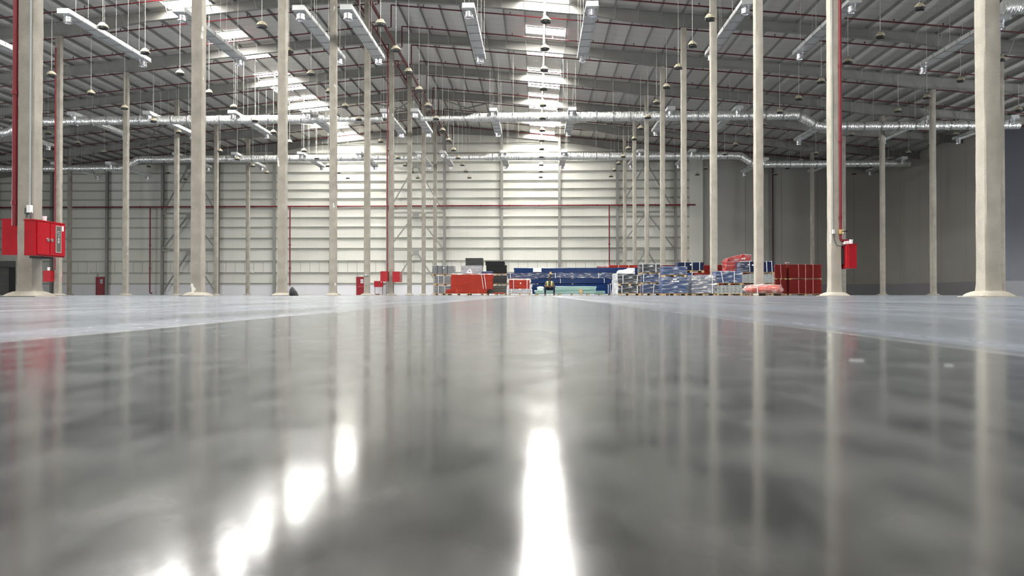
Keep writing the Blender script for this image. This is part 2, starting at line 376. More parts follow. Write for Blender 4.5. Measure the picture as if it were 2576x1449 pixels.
# ------------------------------------------------------------------ steel frame
rows = [(-51.8, 15.30, 'far left row', M_COL), (-31.78, 17.25, 'outer left row', M_COL), (-11.12, 19.30, 'ridge row', M_COL),
        (9.46, 17.25, 'row right of the ridge', M_COLR), (29.46, 15.30, 'outer right row', M_COLR)]
def col_mesh(h, wx, wy, m):
    rings = []; rnd = random.Random(int(h*100))
    prof = [(0, .25), (.022, .25), (.023, .185), (.05, .165), (.085, .12), (.115, .06), (.13, .015)] + [(z, 0) for z in [.3 + i*.5 for i in range(int((h-.4)/.5))]] + [(h, 0)]
    for i, (z, e) in enumerate(prof):
        a, b = wx/2 + e, wy/2 + e; c = .022
        jit = .006 if i > 5 else .012
        rings.append([(x + rnd.uniform(-jit, jit), y + rnd.uniform(-jit, jit), z) for x, y in
                      ((-a+c,-b),(0,-b),(a-c,-b),(a,-b+c),(a,0),(a,b-c),(a-c,b),(0,b),(-a+c,b),(-a,b-c),(-a,0),(-a,-b+c))])
    return MB().loft(rings).mesh('steel_column', m, smooth=True)
first = {'far left row': 6, 'outer left row': 3, 'ridge row': 0, 'row right of the ridge': 0, 'outer right row': 3}
for X, H, rn, m in rows:
    me = col_mesh(H, .36 if X < 0 else .33, .32 if X < 0 else .36, m)
    for n in range(first[rn], 9):
        o = put('steel_column', me, (X, FY[n], 0))
        tag(o, 'sprayed grey steel column, %s from the camera in the %s' % (nth(n - first[rn] + 1), rn), 'column', 'sprayed roof columns', 'thing')
# rafters with haunches, one per slope and frame
HB = {-72.4: 13.3, -51.8: 15.3, -31.78: 17.25, -11.12: 19.3, 9.46: 17.25, 29.46: 15.3, 52.0: 13.2}
def rafter(side, n):
    Y = FY[n] if n < 9 else WY-.35
    t = thing('roof_rafter', 'tapered steel roof rafter on the %s slope, %s frame from the far wall' % ('right' if side > 0 else 'left', nth(10-n)), 'rafter', (RX, Y, 19.3), 'roof rafters')
    xs = [x for x in sorted(HB) if (x >= RX if side > 0 else x <= RX)]
    if side < 0: xs = xs[::-1]
    if side > 0 and n == 9: xs = [RX, 9.46, 29.46, 40.0]
    bot = []
    for i in range(len(xs)-1):
        a, b = xs[i], xs[i+1]; za = rz(a)-1.08; zb = rz(b)-1.08; L_ = abs(b-a)
        s_ = 1 if b > a else -1
        bot += [(a, za), (a + s_*.9, za - .02)]
        mz = lambda x: rz(x) - .82
        bot += [(a + s_*L_*.28, mz(a + s_*L_*.28)), (a + s_*L_*.72, mz(a + s_*L_*.72)), (b - s_*.9, zb + .02)]
    bot.append((xs[-1], rz(xs[-1])-1.08))
    top = [(xs[0], rz(xs[0])-.21), (xs[-1], rz(xs[-1])-.21)]
    web = MB(); q = bot
    for i in range(len(q)-1):
        (x0, z0), (x1, z1) = q[i], q[i+1]
        web.add([(x0,Y-.012,z0),(x1,Y-.012,z1),(x1,Y-.012,rz(x1)-.21),(x0,Y-.012,rz(x0)-.21),(x0,Y+.012,z0),(x1,Y+.012,z1),(x1,Y+.012,rz(x1)-.21),(x0,Y+.012,rz(x0)-.21)],
                [(0,1,2,3),(7,6,5,4),(0,4,5,1),(1,5,6,2),(2,6,7,3),(3,7,4,0)])
    web.build('web', M_RAFT, t)
    fl = MB()
    for i in range(len(q)-1): fl.bar((q[i][0], Y, q[i][1]), (q[i+1][0], Y, q[i+1][1]), .28, .03)
    fl.build('bottom_flange', M_RAFT, t)
    MB().bar((top[0][0], Y, top[0][1]), (top[1][0], Y, top[1][1]), .28, .025).build('top_flange', M_RAFT, t)
    if n < 9:
        d = MB(); d.bar((0, -.15, 0), (0, -.62, .60), .05, .03)
        me = FB[0] if FB else d.mesh('brace', M_PURL)
        if not FB: FB.append(me)
        xx = abs(xs[-1]-RX)
        for j in range(1, int(xx/1.467)):
            x = RX + side*1.467*j
            if abs(x) > 56: continue
            # bottom flange height under this purlin
            for i in range(len(q)-1):
                lo, hi = sorted((q[i][0], q[i+1][0]))
                if lo <= x <= hi:
                    f = (x-q[i][0])/(q[i+1][0]-q[i][0]); zb = q[i][1] + f*(q[i+1][1]-q[i][1]); break
            if zb + .62 > rz(x)-.2: continue
            put('brace', me, (x, Y, zb + .02), t)
FB = []
for n in range(2, 10):
    for side in (1, -1): rafter(side, n)
# purlins
for side in (1, -1):
    xe = 41.0 if side > 0 else 60.0
    for k in range(1, 37 if side > 0 else 42):
        x = RX + side*1.467*k
        if x > 52 or x < XW: continue
        y1 = WY-.02 if x < 40.6 else 65.9
        y0 = 40.0 if abs(x) < 30 else 30.0
        z = rz(x) - .012
        p = MB().prism_y([(x-.035, z-.2), (x+.035, z-.2), (x+.035, z-.185), (x-.02, z-.185), (x-.02, z-.015), (x+.035, z-.015), (x+.035, z), (x-.035, z)], y0, y1)
        o = p.build('roof_purlin', M_PURL, origin=(x, y0, z))
        tag(o, '%s purlin down the %s roof slope from the ridge' % (nth(k), 'right' if side > 0 else 'left'), 'purlin', 'roof purlins', 'thing')
# wind braces under the roof
k = 0
for (xa, xb) in ((-44, -37), (-31, -24), (-17.5, -11.5), (-10.7, -4.2), (2.5, 9.2), (9.8, 16.3), (23, 29.2)):
    for (n0, y0, y1) in ((7, FY[7]+.2, FY[8]-.2),):
        k += 1
        t = thing('roof_wind_brace', 'crossed steel roof brace in the bay before last, %s from left' % nth(k), 'roof brace', ((xa+xb)/2, (y0+y1)/2, rz((xa+xb)/2)-.6), 'roof wind braces')
        MB().bar((xa, y0, rz(xa)-.62), (xb, y1, rz(xb)-.62), .1, .1).build('strut', M_RAFT, t)
        MB().bar((xb, y0, rz(xb)-.74), (xa, y1, rz(xa)-.74), .1, .1).build('strut', M_RAFT, t)

# ------------------------------------------------------------------ far wall framing
PX = [-52.15 + 6.85*i for i in range(-3, 11)]
for i, x in enumerate(PX):
    h = rz(x)-.3 if abs(x-RX) > 7 else rz(x) - .3
    Y = WY-.28
    p = MB().box(x-.15, x+.15, Y-.21, Y-.185, 0, h).box(x-.15, x+.15, Y+.02, Y+.045, 0, h).box(x-.012, x+.012, Y-.185, Y+.02, 0, h)
    p.box(x-.22, x+.22, Y-.26, Y+.06, 0, .03)
    o = p.build('wall_post', M_RAFT, origin=(x, Y, 0))
    tag(o, 'steel I-section post on the far wall, %s from the left' % nth(i+1), 'wall post', 'far wall posts', 'thing')
GZ = [1.36, 2.66, 4.08, 5.57, 6.83, 8.16, 9.3, 10.48, 11.57, 12.65, 13.65, 14.75, 15.9, 17.0, 18.15]
for i, z in enumerate(GZ):
    dx = (R0 - .5 - z)/RS
    x0, x1 = max(XW+.05, RX-dx), min(18.0, RX+dx)
    y = WY-.12
    p = MB().add([(x0,y,z+.09),(x0,y,z+.075),(x0,y+.1,z+.075),(x0,y+.1,z-.075),(x0,y,z-.075),(x0,y,z-.09),(x0,y+.115,z-.09),(x0,y+.115,z+.09)]
                 + [(x1,y,z+.09),(x1,y,z+.075),(x1,y+.1,z+.075),(x1,y+.1,z-.075),(x1,y,z-.075),(x1,y,z-.09),(x1,y+.115,z-.09),(x1,y+.115,z+.09)],
                 [(j,(j+1)%8,(j+1)%8+8,j+8) for j in range(8)] + [(7,6,5,4,3,2,1,0)] + [tuple(range(8,16))])
    o = p.build('wall_rail', M_GIRT, origin=((x0+x1)/2, y, z))
    tag(o, 'long horizontal steel wall rail on the far wall, %s above the plinth' % nth(i+1), 'wall rail', 'far wall rails', 'thing')
for bi, (xa, xb, nm) in enumerate(((-45.3, -38.45, 'far left'), (-17.9, -11.05, 'ridge'), (9.47, 16.3, 'right-hand'))):
    xm = (xa+xb)/2; Y = WY-.62
    for li, (zt, zb) in enumerate(((15.7, 10.1), (9.75, 5.6), (5.3, .4))):
        t = thing('chevron_brace', '%s inverted-V steel brace in the %s braced bay of the far wall' % (('upper', 'middle', 'lowest')[li], nm), 'wall brace', (xm, Y, zb), 'far wall braces')
        MB().bar((xm, Y, zt), (xa+.25, Y, zb), .2, .12).build('diagonal', M_RAFT, t)
        MB().bar((xm, Y, zt), (xb-.25, Y, zb), .2, .12).build('diagonal', M_RAFT, t)
        MB().box(xa+.2, xb-.2, Y-.09, Y+.09, zt-.02, zt+.16).build('strut', M_RAFT, t)
        MB().box(xm-.34, xm+.34, Y-.13, Y+.13, zt-.5, zt+.01).build('gusset', M_RAFT, t)
# red fire main on the far wall with its drops
FZ = at(1264, 517, WY-.75).z
p = MB().tube([(XW+1, WY-.75, FZ), (18.6, WY-.75, FZ)], .085, 10)
t = thing('fire_main', 'long dark red fire main running across the far wall', 'fire pipe', (RX, WY-.75, FZ))
p.build('pipe', M_RED, t, smooth=True)
cl = MB().lathe([(0, -.05), (.12, -.05), (.12, .05), (0, .05)])
for x in [XW+4+3.43*i for i in range(26)]:
    if x < 18: MB().box(x-.04, x+.04, WY-.86, WY-.64, FZ-.11, FZ+.11).build('coupling', M_RED, t)
for x in PX:
    if x > XW+1: MB().box(x-.04, x+.04, WY-.8, WY-.5, FZ-.32, FZ-.1).build('bracket', M_RAFT, t)
for px, yb, wd in ((377, 736, 'ending above the floor near the left door'), (729, 719, 'coming down behind the black bag'), (1533, 690, 'coming down behind the red bundles and blue beams')):
    a = at(px, yb, WY-.75)
    t = thing('fire_drop_pipe', 'dark red pipe on the far wall ' + wd, 'fire pipe', (a.x, a.y, a.z), 'fire main drop pipes')
    MB().tube([(a.x, a.y, FZ-.05), (a.x, a.y, a.z)], .075, 10).build('pipe', M_RED, t, smooth=True)
    for z in (3.2, 6.0): MB().lathe([(.1, -.08), (.115, -.08), (.115, .08), (.1, .08)], (a.x, a.y, z)).build('coupling', M_RED, t)
    if px == 377: MB().tube([(a.x, a.y, a.z+.05), (a.x+.03, a.y, a.z-.05), (a.x+.25, a.y, a.z-.08)], .08, 10).build('elbow', M_RED, t, smooth=True)
a = at(1945, 700, WY-.2)
t = thing('rainwater_pipe', 'thin dark red pipe running up the grey panel wall', 'pipe', (a.x, a.y, 0))
MB().tube([(a.x, a.y, 0), (a.x, a.y, 15.6)], .06, 8).build('pipe', mat('dull_red', (92,40,40), .6), t)
MB().box(a.x-.35, a.x-.12, WY-.3, WY-.02, 0, 16.0).build('post', M_RAFT, t)

# doors in the far wall
def red_door(n, px0, px1):
    a = at(px0, 698, WY-.1); b = at(px1, 742, WY-.1)
    d = struct('door_%d' % n, MB().box(a.x, b.x, WY-.13, WY-.062, 0, a.z), M_DOOR)
    mb = MB().box(a.x-.08, a.x, WY-.16, WY-.06, 0, a.z+.08).box(b.x, b.x+.08, WY-.16, WY-.06, 0, a.z+.08).box(a.x, b.x, WY-.16, WY-.06, a.z, a.z+.08)
    struct('door_frame', mb, mat('door_frame_red', (140,14,30), .5), d)
    xm = (a.x+b.x)/2
    h = MB().tube([(a.x+.1, WY-.2, .98), (b.x-.08, WY-.2, .98)], .03, 8).box(a.x+.1, a.x+.16, WY-.2, WY-.13, .95, 1.01).box(b.x-.14, b.x-.08, WY-.2, WY-.13, .95, 1.01)
    struct('push_bar', h, mat('pink_bar', (200,90,90), .5), d)
    s_ = MB().box(xm+.02, xm+.32, WY-.14, WY-.131, 1.42, 1.88); struct('notice', s_, M_PAPER, d)
    g_ = MB().box(xm+.09, xm+.25, WY-.143, WY-.1405, 1.5, 1.78); struct('notice_picture', g_, mat('notice_grey', (150,150,152), .8), d)
    g2 = MB().box(a.x+.05, a.x+.1, WY-.14, WY-.06, a.z+.1, 2.6); struct('door_track', g2, M_STEEL, d)
red_door(1, 243, 261); red_door(2, 898, 916)
# wide shutter at the left edge of the view
a = at(38, 660, WY-.1)
d = struct('door_3', MB().box(-71.0, a.x-.5, WY-.09, WY-.062, 0, 3.4), mat('shutter_grey', (128,126,126), .6))
struct('door_hood', MB().box(-71.4, a.x, WY-.7, WY-.062, 3.4, 4.1), mat('shutter_hood', (112,112,110), .6), d)
struct('door_jamb', MB().box(a.x-.5, a.x, WY-.5, WY-.062, 0, 3.4), mat('dark_jamb', (62,62,62), .7), d)

# ------------------------------------------------------------------ sprinkler pipes
def sprink(side, k, Y):
    x0 = RX + side*(1.25 if side > 0 else .55); x1 = (RX + side*47.6) if Y > 66 else RX + side*56
    if side > 0: x1 = min(x1, 39.8 if Y > 66 else 46)
    dz = .62
    pts = [(x, Y, rz(x)-dz) for x in (x0, (x0+x1)/2, x1)]
    t = thing('sprinkler_pipe', 'thin red sprinkler pipe across the %s roof slope, %s from the far wall' % ('right' if side > 0 else 'left', nth(k)), 'sprinkler pipe', (x0, Y, rz(x0)-dz), 'sprinkler branch pipes')
    mz = 18.0 if side > 0 else 18.9; mx = -10.2 if side > 0 else -11.52
    mb = MB().tube(pts, .045, 6).tube([(x0, Y, rz(x0)-dz), (x0, Y, mz+.14), (mx + side*.11, Y, mz+.12)], .045, 6)
    mb.build('pipe', M_RED_SHADED, t, smooth=True)
    me = SPH[0] if SPH else MB().tube([(0,0,0),(0,0,.16)], .025, 5).tube([(0,0,.12),(0,0,.15)], .05, 5).mesh('sprinkler_head', M_RED_SHADED)
    if not SPH: SPH.append(me)
    x = x0 + side*2.2
    while abs(x) < abs(x1)-1 or (x < x1 if side > 0 else x > x1):
        if (x > x1 if side > 0 else x < x1): break
        put('sprinkler_head', me, (x, Y, rz(x)-dz+.03), t); x += side*2.934
SPH = []
ys = sorted([47.75 + 8*i + o for i in range(-1, 5) for o in (1.55, 5.55)] + [37.3], reverse=True)
for k, Y in enumerate([y for y in ys if y < 87]):
    for side in (1, -1): sprink(side, k+1, Y)
for nm, x, z, r in (('right', -10.2, 18.0, .11), ('left', -11.52, 18.86, .09)):
    t = thing('sprinkler_main', 'thick red sprinkler main along the ridge, %s of the ridge columns' % nm, 'fire pipe', (x, 60, z), 'ridge sprinkler mains')
    MB().tube([(x, 36, z), (x, WY-1.2, z)], r, 10).build('pipe', M_RED_SHADED, t, smooth=True)
    for n in range(3, 9):
        sg = -1 if nm == 'right' else 1; s2 = .70 if nm == 'right' else .2
        MB().bar((x, FY[n]-.1, z-r-.02), (x + sg*s2, FY[n]-.1, z-r-.02), .06, .05).bar((x - sg*.1, FY[n]-.1, z-r-.02), (x + sg*s2, FY[n]-.1, z-r-.55), .05, .04).build('bracket', M_RED_SHADED, t)

# ------------------------------------------------------------------ air ducts
BX = [-50.0, -44.2, -37.2, -31.05, -24.2, -18.2, -12.05, -9.62, -3.45, 2.75, 10.42, 15.65, 22.85, 30.15, 36.5]
RUN = [(36.6, 44.7, 'nearest'), (57.3, 65.3, 'middle'), (74.2, 82.2, 'farthest')]
def lower(x): return x > 21.2 or x < -42.3
def branch_meshes(L_):
    body = MB().box(-.3, .3, 0, L_, 0, .25)
    for i in range(int(L_/.12)): 
        if i % 10: body.box(-.285, .285, .1+i*.12, .13+i*.12, -.006, 0)
    rib = MB()
    rib.box(-.32, .32, -.015, .015, -.03, .27)
    lip = MB().box(-.325, -.302, 0, L_, -.02, .03).box(.302, .325, 0, L_, -.02, .03)
    dif = MB().lathe([(0, 0), (.2, 0), (.2, -.05), (.215, -.06), (.2, -.07), (.2, -.17), (.215, -.18), (.2, -.19), (.2, -.3), (.24, -.34), (.24, -.36), (.17, -.35), (.15, -.26), (0, -.26)], n=18)
    return (body.mesh('duct_body', M_DUCT), rib.mesh('joint_rib', M_STEEL), lip.mesh('edge_lip', M_CHROME), dif.mesh('diffuser', M_CHROME, smooth=True))
BM = branch_meshes(8.05)
WM = {}
def wire_mesh(h):
    h = round(h, 1)
    if h not in WM: WM[h] = MB().tube([(0,0,0),(0,0,h)], .008, 4).mesh('hanger_wire', M_CABLE)
    return WM[h]
for ri, (y0, y1, rn) in enumerate(RUN):
    for i, x in enumerate(BX):
        if ri == 0 and x < -40: continue
        z = 14.42 - (.9 if lower(x) else 0)
        t = thing('branch_duct', 'flat silver branch air duct, %s from left in the %s duct run' % (nth(i+1 if ri else i-1), rn), 'air duct', (x, y0, z), 'branch air ducts')
        put('duct_body', BM[0], (x, y0, z), t); put('edge_lip', BM[2], (x, y0, z), t)
        put('diffuser', BM[3], (x, y0+.42, z), t); put('diffuser', BM[3], (x, y0+7.65, z), t)
        for yy in (1.2, 2.4, 3.6, 4.8, 6.0, 7.2): put('joint_rib', BM[1], (x, y0+yy, z), t)
        for yy in (1.6, 4.2, 6.6):
            for sx in (-.34, .34): put('hanger_wire', wire_mesh(rz(x+sx)-.02-z), (x+sx, y0+yy, z), t)
def main_duct(label, Y, pts, rads):
    rings = []; mb = MB(); n = 16; rnd = random.Random(int(Y))
    path = []
    for (p, r), (q, s_) in zip(zip(pts, rads), list(zip(pts, rads))[1:]):
        L_ = (Vector(q)-Vector(p)).length; m = max(1, int(L_/.22))
        for j in range(m): path.append((Vector(p).lerp(Vector(q), j/m), r + (s_-r)*j/m))
    path.append((Vector(pts[-1]), rads[-1]))
    mb.tube([p for p, r in path], [r*(1 + rnd.uniform(-.05, .05)) for p, r in path], n)
    t = thing('main_duct', label, 'air duct', pts[0], 'foil main ducts')
    mb.build('foil_cover', M_FOIL, t, smooth=True)
    acc = 0; last = path[0][0]; k = 0; hang = 0
    for i in range(1, len(path)-1):
        p, r = path[i]; acc += (p-last).length; last = p
        if acc > 1.15:
            acc = 0; d = (path[i+1][0]-path[i-1][0]).normalized()
            MB().tube([p-d*.04, p+d*.04], r*1.1, n).build('band', M_CHROME, t, smooth=True)
            k += 1
            if k % 3 == 0 and abs(d.z) < .3:
                put('hanger_wire', wire_mesh(rz(p.x)-.02-(p.z+r)), (p.x, p.y, p.z+r), t)
def mainpair(Y, z, rn):
    main_duct('crinkled foil main duct right of the ridge columns in the %s duct run' % rn, Y,
        [(-9.3,Y,z),(-5.6,Y,z),(-5.0,Y,z+.06),(20.2,Y,z+.05),(20.7,Y,z),(22.0,Y,z-.8),(22.5,Y,z-.86),(37.6,Y,z-.86)], [.2,.2,.36,.38,.38,.36,.36,.34])
    main_duct('crinkled foil main duct left of the ridge columns in the %s duct run' % rn, Y,
        [(-12.4,Y,z),(-16.6,Y,z),(-17.2,Y,z+.05),(-41.3,Y,z+.05),(-41.8,Y,z),(-43.1,Y,z-.8),(-43.6,Y,z-.86),(-58,Y,z-.86)], [.2,.2,.33,.36,.36,.34,.34,.32])
mainpair(58.6, 14.16, 'middle'); mainpair(75.5, 14.16, 'farthest')
main_duct('crinkled foil main duct crossing behind the nearest right-hand column top', 36.3, [(22.5,36.2,13.95),(41,36.2,13.95)], [.34,.34])

# ------------------------------------------------------------------ suspended lamps
def lamp_meshes(seed):
    rnd = random.Random(seed)
    body = MB().lathe([(0,0),(.19,0),(.2,.02),(.2,.11),(.12,.14),(0,.14)], n=14)
    for a in (0, math.pi): body.box(math.cos(a)*.22-.035, math.cos(a)*.22+.035, -.03, .03, -.01, .05)
    rings = []
    for z, r in ((.10,.25),(.15,.23),(.22,.19),(.29,.13),(.34,.07),(.37,.03)):
        rings.append([((r+rnd.uniform(-.02,.02))*math.cos(t)*(1.1), (r+rnd.uniform(-.02,.02))*math.sin(t), z + rnd.uniform(-.015,.015)) for t in [2*math.pi*q/10 for q in range(10)]])
    cov = MB().loft(rings, True)
    hook = MB().tube([(-.13,-.14,.1),(-.02,-.06,.36),(0,0,.40)], .012, 5).tube([(.13,-.14,.1),(.02,-.06,.36),(0,0,.40)], .012, 5)
    return body.mesh('lamp_body', M_DARK), cov.mesh('lamp_cover', M_LAMPW), hook.mesh('sling', M_DARK)
LM = [lamp_meshes(i) for i in range(4)]
LROWS = [(-57.6, 64.5, 5), (-49.9, 56.6, 7), (-41.3, 56.6, 8), (-30.1, 44.5, 11), (-22.1, 36.6, 13), (-13.9, 36.6, 13), (-7.86, 36.6, 13),
         (.43, 36.6, 13), (8.5, 36.4, 13), (18.15, 35.4, 13), (26.85, 39.4, 12), (35.6, 43.4, 11)]
CM = {}
for ri, (x, y0, cnt) in enumerate(LROWS):
    for k in range(cnt):
        y = y0 + 4.04*k
        if y > 86: continue
        if abs(x+30.1) < .1: pass
        z = 13.58 + random.uniform(-.05, .05); h = round(rz(x) - .02 - z - .36, 1)
        t = thing('suspended_lamp', 'tan wrapped hanging lamp, %s from the camera in the %s lamp row from left' % (nth(k+1), nth(ri+1)), 'lamp', (x, y, z), 'wrapped hanging lamps')
        b, c, hk = LM[random.randrange(4)]
        rot = random.uniform(-.5, .5)
        put('lamp_body', b, (x,y,z), t, rot); put('lamp_cover', c, (x,y,z), t, rot); put('sling', hk, (x,y,z), t, rot)
        if h not in CM: CM[h] = MB().tube([(0,0,0),(0,0,h)], .015, 5).mesh('cable', M_CABLE)
        put('cable', CM[h], (x, y, z+.36), t)

# ------------------------------------------------------------------ fire hose cabinets
def riser(x, y, z0, z1, label, r=.06):
    t = thing('fire_riser', label, 'fire pipe', (x, y, z0), 'fire risers on the columns')
    MB().tube([(x,y,z0),(x,y,z1)], r, 10).build('pipe', M_RED, t, smooth=True)
    z = z0 + .5
    while z < min(z1, z0+12):
        MB().lathe([(r, -.04), (r*1.3, -.04), (r*1.3, .04), (r, .04)], (x, y, z), 10).build('coupling', M_RED, t)
        MB().bar((x, y, z+.18), (x, y+.14, z+.18), .05, .03).build('clamp', M_STEEL, t); z += 2.4
    return t
def cabinet(label, x0, x1, y0, y1, z0, z1, face):
    """wall-hung hose cabinet; face +1: doors look to +X, -1: to -X"""
    t = thing('hose_cabinet', label, 'fire hose cabinet', ((x0+x1)/2, (y0+y1)/2, z0), 'red fire hose cabinets')
    MB().box(x0, x1, y0, y1, z0, z1).box(x0-.012, x1+.012, y0-.012, y1+.012, z1-.012, z1+.012).build('housing', M_REDC, t)
    xf = x1 if face > 0 else x0; L_ = y1-y0
    def panel(a, b):
        m = MB().box(min(xf, xf+face*.02), max(xf, xf+face*.02), y0+L_*a, y0+L_*b, z0+.03, z1-.03); return m
    p1 = panel(.06, .46).build('door', M_REDC, t); p2 = panel(.48, .985).build('door', M_REDC, t)
    for a, p in ((.40, p1), (.53, p2)):
        yc, zc = y0+L_*a, (z0+z1)/2-.02
        MB().tube([(xf+face*.02, yc, zc), (xf+face*.032, yc, zc)], .04, 12).build('latch', M_CHROME, p, smooth=True)
    yc = y0+L_*.74; hw = .075
    fr = MB(); zz0, zz1 = z0+.11, z1-.08
    fr.box(min(xf+face*.018, xf+face*.03), max(xf+face*.018, xf+face*.03), yc-hw, yc+hw, zz0, zz1)
    wn = fr.build('window_slot', mat('slot_grey', (92,92,86), .25), p2)
    rim = MB(); e = .018
    for (a, b, c, d) in ((yc-hw-e, yc-hw, zz0-e, zz1+e), (yc+hw, yc+hw+e, zz0-e, zz1+e), (yc-hw, yc+hw, zz0-e, zz0), (yc-hw, yc+hw, zz1, zz1+e)):
        rim.box(min(xf+face*.018, xf+face*.034), max(xf+face*.018, xf+face*.034), a, b, c, d)
    rim.build('slot_rim', mat('slot_rim', (170,140,135), .5), p2)
    MB().box(min(xf+face*.02, xf+face*.024), max(xf+face*.02, xf+face*.024), y0+L_*.87, y0+L_*.925, z1-.17, z1-.055).build('sticker', M_PAPER, p2)
    return t, wn, xf, yc, zz0, zz1
LX = -11.12
def letters(parent, x, yc, z, s, face):
    # the pale lettering seen through the slot: one S-shaped stroke above small marks
    m = MB(); r = s*.045
    pts = [(.32,.95),(-.25,1.0),(-.32,.62),(.28,.55),(.3,.08),(-.3,.02)]
    m.tube([(x, yc+a*s, z+b*s) for a, b in pts], r*1.2, 5)
    for (a, b, c, d) in ((-.05,-.35,.1,-.3), (-.25,-.6,.2,-.55), (-.28,-.9,.25,-.72), (-.25,-1.15,.25,-1.1), (-.2,-1.3,.1,-1.2), (-.28,-1.5,.2,-1.42)):
        m.bar((x, yc+a*s, z+b*s), (x, yc+c*s, z+d*s), .006, s*.09)
    m.build('lettering', M_WHITE, parent)
# nearest ridge column: one cabinet on each side
t, wn, xf, yc, z0, z1 = cabinet('large red hose cabinet on the right side of the nearest left column', -10.71, -10.49, 15.0, 15.98, .873, 1.616, 1)
letters(wn, xf+.034, yc, (z0+z1)/2+.07, .10, 1)
MB().box(LX+.17, -10.7, 15.5, 15.9, .84, .9).box(LX+.17, -10.7, 15.6, 15.8, 1.3, 1.4).build('bracket', M_DARK, t)
cabinet('red hose cabinet cut by the left edge of the view', -11.86, LX-.24, 15.9, 16.9, .93, 1.72, -1)
riser(LX-.25, 15.62, 1.55, 17.6, 'red riser pipe up the left side of the nearest left column', .055)
def cup(label, x, y, z, s=1.0):
    o = MB().lathe([(0,0),(.035*s,0),(.047*s,.11*s),(.043*s,.11*s),(.03*s,.02*s),(0,.02*s)], n=14).mesh('paper_cup', M_PAPER, smooth=True)
    tag(put('paper_cup', o, (x,y,z)), label, 'cup', 'paper cups on the cabinets', 'thing')
cup('white paper cup on top of the large red hose cabinet', -10.62, 15.5, 1.629)
# conduit with junction box and loop on the nearest ridge column
t = thing('cable_conduit', 'grey conduit with junction box and cable loop on the nearest left column', 'conduit', (-10.98, 15.5, 1.9), 'column conduits')
MB().tube([(-10.985, 15.545, 1.98), (-10.985, 15.545, 18)], .018, 8).build('conduit', M_GREYC, t, smooth=True)
MB().box(-10.98, -10.90, 15.44, 15.53, 1.82, 1.98).build('junction_box', M_WHITE, t)
MB().box(-11.04, -10.985, 15.46, 15.53, 1.78, 1.92).build('switch_box', M_GCABLE, t)
MB().tube([(-11.01,15.5,1.80),(-11.01,15.48,1.72),(-10.99,15.46,1.655),(-10.95,15.46,1.635),(-10.91,15.46,1.66),(-10.905,15.47,1.74),(-10.91,15.49,1.84)], .016, 8).build('cable', M_GCABLE, t, smooth=True)
# second column of the right row
RX1 = 9.46
t, *_ = cabinet('red hose cabinet beside the second column of the right row', 9.69, 9.93, 23.2, 24.45, .87, 1.62, -1)
MB().box(9.62, 9.69, 23.5, 24.1, 1.0, 1.5).build('bracket', M_DARK, t)
cup('white paper cup on the cabinet beside the right row column', 9.80, 23.30, 1.632, 1.25)
t = riser(9.56, 23.49, 1.98, 17.0, 'red riser pipe with brass valve on the second column of the right row', .05)
MB().tube([(9.56,23.49,2.0),(9.56,23.49,1.80),(9.585,23.47,1.755),(9.63,23.46,1.74),(9.86,23.46,1.74)], .05, 10).build('elbow', M_RED, t, smooth=True)
MB().tube([(9.86,23.46,1.77),(9.86,23.46,1.634)], .045, 10).build('inlet', M_RED, t, smooth=True)
MB().lathe([(.05,-.07),(.075,-.07),(.075,.07),(.05,.07)], (9.56,23.49,2.03), 12).build('valve', M_BRASS, t)
MB().bar((9.58,23.42,2.04), (9.75,23.42,2.04), .03, .03).build('valve_lever', M_DARK, t)
o = MB().crumple(9.63, 9.79, 23.35, 23.5, 1.634, 1.72, .03, .02, 3, 14).build('plastic_wad', M_PAPER, origin=(9.71,23.4,1.634))
tag(o, 'crumpled pale plastic tucked on the cabinet beside the right row column', 'plastic wad')
t = thing('cable_conduit', 'thin grey conduit and curved cable on the second column of the right row', 'conduit', (9.33, 23.5, 1.9), 'column conduits')
MB().tube([(9.34,23.55,2.1),(9.34,23.55,17)], .014, 8).build('conduit', M_GREYC, t, smooth=True)
MB().box(9.31,9.37,23.47,23.55,1.97,2.10).build('junction_box', M_WHITE, t)
MB().tube([(9.345,23.5,1.98),(9.35,23.48,1.84),(9.38,23.47,1.70),(9.44,23.47,1.60),(9.52,23.46,1.575),(9.6,23.44,1.585),(9.69,23.4,1.6)], .014, 8).build('cable', M_GCABLE, t, smooth=True)
# fourth outer-left column and sixth ridge column
cabinet('small red hose cabinet hanging on the second column of the outer left row', -32.5, -31.97, 47.3, 48.5, .9, 1.62, -1)
cup('pale cup on the cabinet of the outer left row column', -32.25, 47.5, 1.632, 2.0)
riser(-31.85, 47.5, 1.7, 16.4, 'thin red riser pipe up the second column of the outer left row', .05)
cabinet('red hose cabinet on the left side of the sixth ridge column', -11.86, -11.32, 55.3, 56.4, 1.05, 1.8, -1)
cabinet('red hose cabinet on the right side of the sixth ridge column', -10.92, -10.42, 55.2, 56.4, 1.0, 1.78, 1)
riser(-11.40, 55.60, 1.82, 18.75, 'thin red riser pipe up the sixth ridge column', .045)
